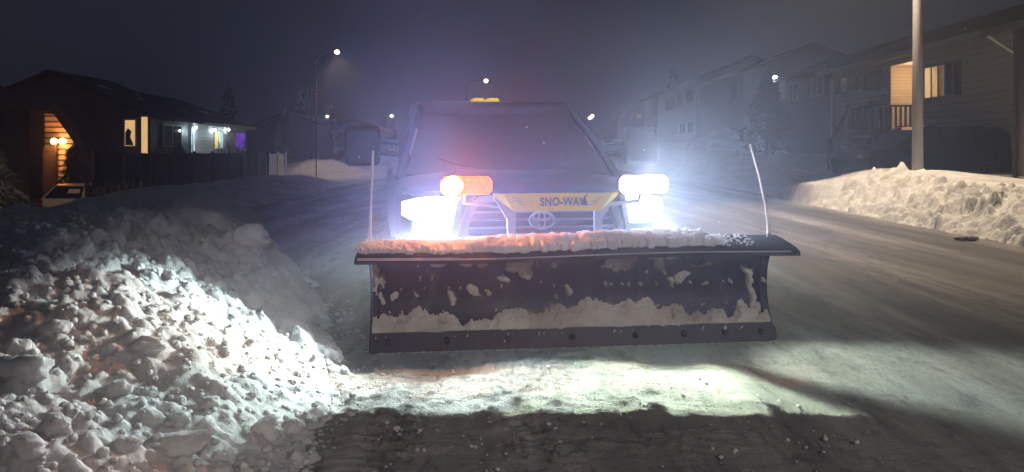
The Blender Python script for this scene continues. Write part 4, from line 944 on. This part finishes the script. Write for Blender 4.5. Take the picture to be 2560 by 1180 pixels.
# ---------------------------------------------------------------- fences
def fence(label, pts, z0, h, bw, m, posts, name='board_fence', point=False, gap=.012):
    t = thing(name, label, 'fence', (pts[0][0], pts[0][1], z0)); mb = MB()
    (ax_, ay_), (bx_, by_) = pts; L = math.hypot(bx_-ax_, by_-ay_); dx, dy = (bx_-ax_)/L, (by_-ay_)/L; n = int(L/bw)
    A = Matrix.Translation((ax_, ay_, 0)) @ Matrix.Rotation(math.atan2(dy, dx), 4, 'Z')
    for k in range(n):
        a = k*bw; hh = h+random.uniform(-.02, .02); q = .01*(k % 2)
        poly = [(a, q, z0), (a+bw-gap, q, z0), (a+bw-gap, q, z0+hh-(.06 if point else 0)), (a+bw/2, q, z0+hh), (a, q, z0+hh-(.06 if point else 0))]
        mb.prism([A @ Vector(p) for p in poly], (A.to_3x3() @ Vector((0, 1, 0))), .02)
    obj('boards', mb, m, t, world=True)
    mb = MB(); mb.box(0, L, .035, .08, z0+h*.25, z0+h*.25+.09, A); mb.box(0, L, .035, .08, z0+h*.8, z0+h*.8+.09, A); obj('rails', mb, m, t, world=True)
    for k in range(posts+1):
        a = L*k/posts; mb = MB(); mb.box(a-.05, a+.05, -.10, -.004, z0-.3, z0+h+.10, A); obj('post', mb, m, t, world=True)
    return t
fence('long dark board fence in front of the left houses', [(-14.0, 26.0), (-14.0, 44.6)], -.55, 1.88, .14, M['wood'], 9)
fence('picket fence panel coloured in a lit tone ending the dark fence', [(-14.05, 44.9), (-14.35, 49.3)], -.25, 1.55, .30, M['woodlit'], 2, 'picket_fence', True, .10)
t = fence('near dark fence whose posts catch light beside the white hatchback', [(-13.6, 24.9), (-12.6, 26.6)], -.95, 1.25, .14, M['wood'], 3)
for k in range(7):  # bright rods standing for light streaks on the near fence pickets
    px = 241+k*18.5; p = W(px, 492-3*k, 24.0); mb = MB(); mb.tube([(p[0], p[1], p[2]-.9), (p[0], p[1], p[2]+.26)], .016, 6)
    tag(obj('picket_highlight', mb, M['chrome']), 'thin metal stake in the row before the near dark fence', 'highlight', 'rods standing for highlights before the near fence')

# ---------------------------------------------------------------- trees and shrubs
def conifer(x, y, h, r, label, m='needle', z0=None, n=1500, seed=0, name='conifer'):
    z0 = float(g(x, y))-.1 if z0 is None else z0; t = thing(name, label, 'tree', (x, y, z0)); rr = random.Random(seed)
    mb = MB(); mb.tube([(x, y, z0), (x, y, z0+h*.95)], [.04*h*.5+.03, .01], 8); obj('trunk', mb, M['bark'], t, world=True)
    mb = MB()
    for k in range(n):
        f = rr.random()**.75; zz = z0+h*(.12+.88*f); a = rr.uniform(0, 6.28); rad = r*(1-f)**.85*(.45+.6*rr.random())*(1+.25*math.sin(a*3+f*20))+.03
        c = Vector((x+rad*math.cos(a), y+rad*math.sin(a), zz-rad*.22)); s = rr.uniform(.05, .14)*(h/5)**.5
        d = Vector((math.cos(a), math.sin(a), -.35+rr.uniform(-.3, .3))); w = Vector((-math.sin(a), math.cos(a), rr.uniform(-.5, .5)))
        mb.add([c-w*s*.6, c+d*s*2.0, c+w*s*.6, c-d*s*.5+Vector((0, 0, s*.6))], [(0, 1, 2, 3)])
    obj('crown', mb, M[m], t, world=True); return t
def bare(x, y, h, label, z0=None, seed=0, spread=.5, name='bare_tree', m='bark'):
    z0 = float(g(x, y))-.1 if z0 is None else z0; t = thing(name, label, 'tree', (x, y, z0)); rr = random.Random(seed); mb = MB(); tw = MB()
    mb.tube([(x, y, z0), (x+.05*h*rr.uniform(-1, 1), y, z0+h*.3)], [.022*h, .016*h], 8); top = Vector(mb.v[-1])
    def br(p, d, L, r, k):
        q = p+d*L*.5+Vector((rr.gauss(0, .06)*L, rr.gauss(0, .06)*L, 0)); e = p+d*L
        tw.tube([p, q, e], [r, r*.75, r*.5], 4, False)
        if k == 0: return
        for _ in range(3): br(p.lerp(e, rr.uniform(.4, 1)), (d+Vector((rr.gauss(0, spread), rr.gauss(0, spread), rr.uniform(0, .5)))).normalized(), L*rr.uniform(.5, .8), r*.55, k-1)
    for k in range(5): br(Vector((x, y, z0+h*.27)), Vector((rr.gauss(0, spread), rr.gauss(0, spread), 1)).normalized(), h*.33, .010*h, 4)
    obj('trunk', mb, M['bark'], t, world=True); obj('crown', tw, M[m], t, world=True); return t
conifer(13.4, 41.0, 4.6, 1.5, 'dark conifer in front of the white porch lamp', seed=1, z0=1.0, n=3200)
conifer(-17.0, 30.0, 3.1, .62, 'dark shrub beside the orange porch light', seed=2, z0=-1.6, n=900)
conifer(-16.1, 24.3, 2.5, 1.15, 'snow dusted evergreen at the left edge', 'needlesnow', seed=3, z0=-1.0, n=2200)
conifer(-16.4, 38.4, 2.4, .9, 'round dark bush before the dark bungalow', seed=4, z0=-.6, n=1400, name='bush')
for k, (x, y, h, lab) in enumerate(((-24, 66, 7.0, 'dark conifer beyond the low lit house'), (-21, 72, 5.5, 'smaller dark conifer right of the low lit house'), (-18, 78, 6.2, 'dark conifer behind the pale picket fence'), (-26, 96, 9, 'tall far conifer left of the warm doorway'), (-15, 135, 8, 'farthest conifer right of the warm doorway'), (16.5, 80, 7, 'conifer between the two far pale houses'))):
    conifer(x, y, h, h*.3, lab, seed=20+k, n=900)
bare(-15.6, fy(520)-1, 3.2, 'bare branched shrub in front of the white lit window', z0=-.7, seed=5)
bare(-15.8, fy(560)-2, 3.0, 'bare branched shrub in front of the yellow window', z0=-.7, seed=6)
bare(-13.5, 66, 3.2, 'bare twiggy shrub beside the ragged snow pile', seed=8, z0=-.2)
bare(-9.8, 70, 4.0, 'bare small tree near the far warm doorway', seed=9, z0=-.2)
t = thing('utility_pole', 'thin dark utility pole beyond the picket fence', 'pole', (-17.0, 66, -.3)); mb = MB(); mb.tube([(-17.0, 66, -.3), (-17.0, 66, 6.8)], [.14, .10], 10); obj('shaft', mb, M['wood'], t, world=True); mb = MB(); mb.box(-17.9, -16.1, 65.93, 65.86+.2, 6.2, 6.32); obj('crossarm', mb, M['wood'], t, world=True)

# drifting snowflakes near the lens
fl = snow_mat('flake', (.8, .8, .8), (.9, .9, .9))
for k, (px, py, d) in enumerate(((1798, 555, 4.2), (1317, 318, 4.2), (1360, 357, 4.2), (1656, 328, 4.2), (1040, 275, 4.2), (944, 440, 3.8), (898, 392, 3.6), (2200, 100, 4.5), (2413, 72, 4.5), (2240, 700, 3.2), (2262, 690, 3.2), (1352, 705, 3.2), (1262, 853, 3.2), (1055, 225, 3.6), (1270, 235, 3.6), (1537, 350, 4), (1610, 375, 4))):
    mb = MB(); chunk(mb, (0, 0, 0), .0042, (1, .8, 1.3), 40+k, 1, cuts=2); o = obj('snowflake', mb, fl); o.location = W(px, py, d); tag(o, 'tiny pale snowflake drifting in the air', 'snowflake', 'falling snowflakes')

# ---------------------------------------------------------------- air, sky, camera
mb = MB(); mb.box(-230, 230, -45, 430, -6, 30); hz = obj('haze', mb, M['snow']); hz.data.materials.clear()
hm = bpy.data.materials.new('haze'); hm.use_nodes = True; nt = hm.node_tree; nt.nodes.clear(); t = NT(nt)
o_ = t.new('ShaderNodeOutputMaterial'); v_ = t.new('ShaderNodeVolumePrincipled'); v_.inputs['Color'].default_value = (.86, .9, 1, 1); v_.inputs['Density'].default_value = .0045; v_.inputs['Anisotropy'].default_value = .35
t.l.new(v_.outputs[0], o_.inputs['Volume']); hz.data.materials.append(hm); tag(hz, kind='stuff'); hz.display_type = 'WIRE'
# mist added round the truck front to make the glow of the lamps
mb = MB(); vs, fs = ico(4); mb.add([(v.x, v.y, v.z) for v in vs], fs); ms = obj('glow_mist', mb, M['snow']); ms.data.materials.clear()
ms.location = (.30, 4.75, 1.05); ms.scale = (3.2, 2.7, 2.2)
hm = bpy.data.materials.new('glow mist'); hm.use_nodes = True; nt = hm.node_tree; nt.nodes.clear(); t = NT(nt)
o_ = t.new('ShaderNodeOutputMaterial'); v_ = t.new('ShaderNodeVolumePrincipled'); v_.inputs['Color'].default_value = (.80, .87, 1, 1); v_.inputs['Anisotropy'].default_value = .3
tc = t.new('ShaderNodeTexCoord'); ln = t.new('ShaderNodeVectorMath', operation='LENGTH'); t.l.new(tc.outputs['Object'], ln.inputs[0])
t.put(v_.inputs['Density'], t.m('MULTIPLY', t.ss(ln.outputs['Value'], 1.0, .0), .115)); t.l.new(v_.outputs[0], o_.inputs['Volume']); ms.data.materials.append(hm)
tag(ms, 'added pale mist that makes the lamp glow round the truck front', 'glow mist', kind='stuff'); ms.display_type = 'WIRE'
w = bpy.data.worlds.new('World'); S.world = w; w.use_nodes = True; t = NT(w.node_tree); bg = w.node_tree.nodes['Background']
tc = t.new('ShaderNodeTexCoord'); sp = t.new('ShaderNodeSeparateXYZ'); t.l.new(tc.outputs['Generated'], sp.inputs[0])
t.put(bg.inputs['Color'], t.mix(t.ss(sp.outputs[2], -.05, .6), (.020, .025, .043, 1), (.011, .0125, .016, 1))); bg.inputs['Strength'].default_value = 1.0
cam = bpy.data.cameras.new('camera'); co = bpy.data.objects.new('camera', cam); C.objects.link(co); S.camera = co
co.location = (0, 0, CH); co.rotation_euler = (R(90), 0, 0); cam.sensor_width = 36; cam.lens = 36*F/2560; cam.shift_y = -(590-HZ)/2560; cam.clip_end = 2000; cam.clip_start = .05
S.view_settings.view_transform = 'Standard'; S.view_settings.look = 'None'; S.view_settings.exposure = 0; S.view_settings.gamma = 1
S.cycles.use_denoising = True; S.cycles.adaptive_threshold = .025; S.cycles.volume_bounces = 0; S.cycles.volume_step_rate = 4; S.cycles.volume_max_steps = 48; S.cycles.max_bounces = 5; S.cycles.diffuse_bounces = 3; S.cycles.sample_clamp_indirect = 4
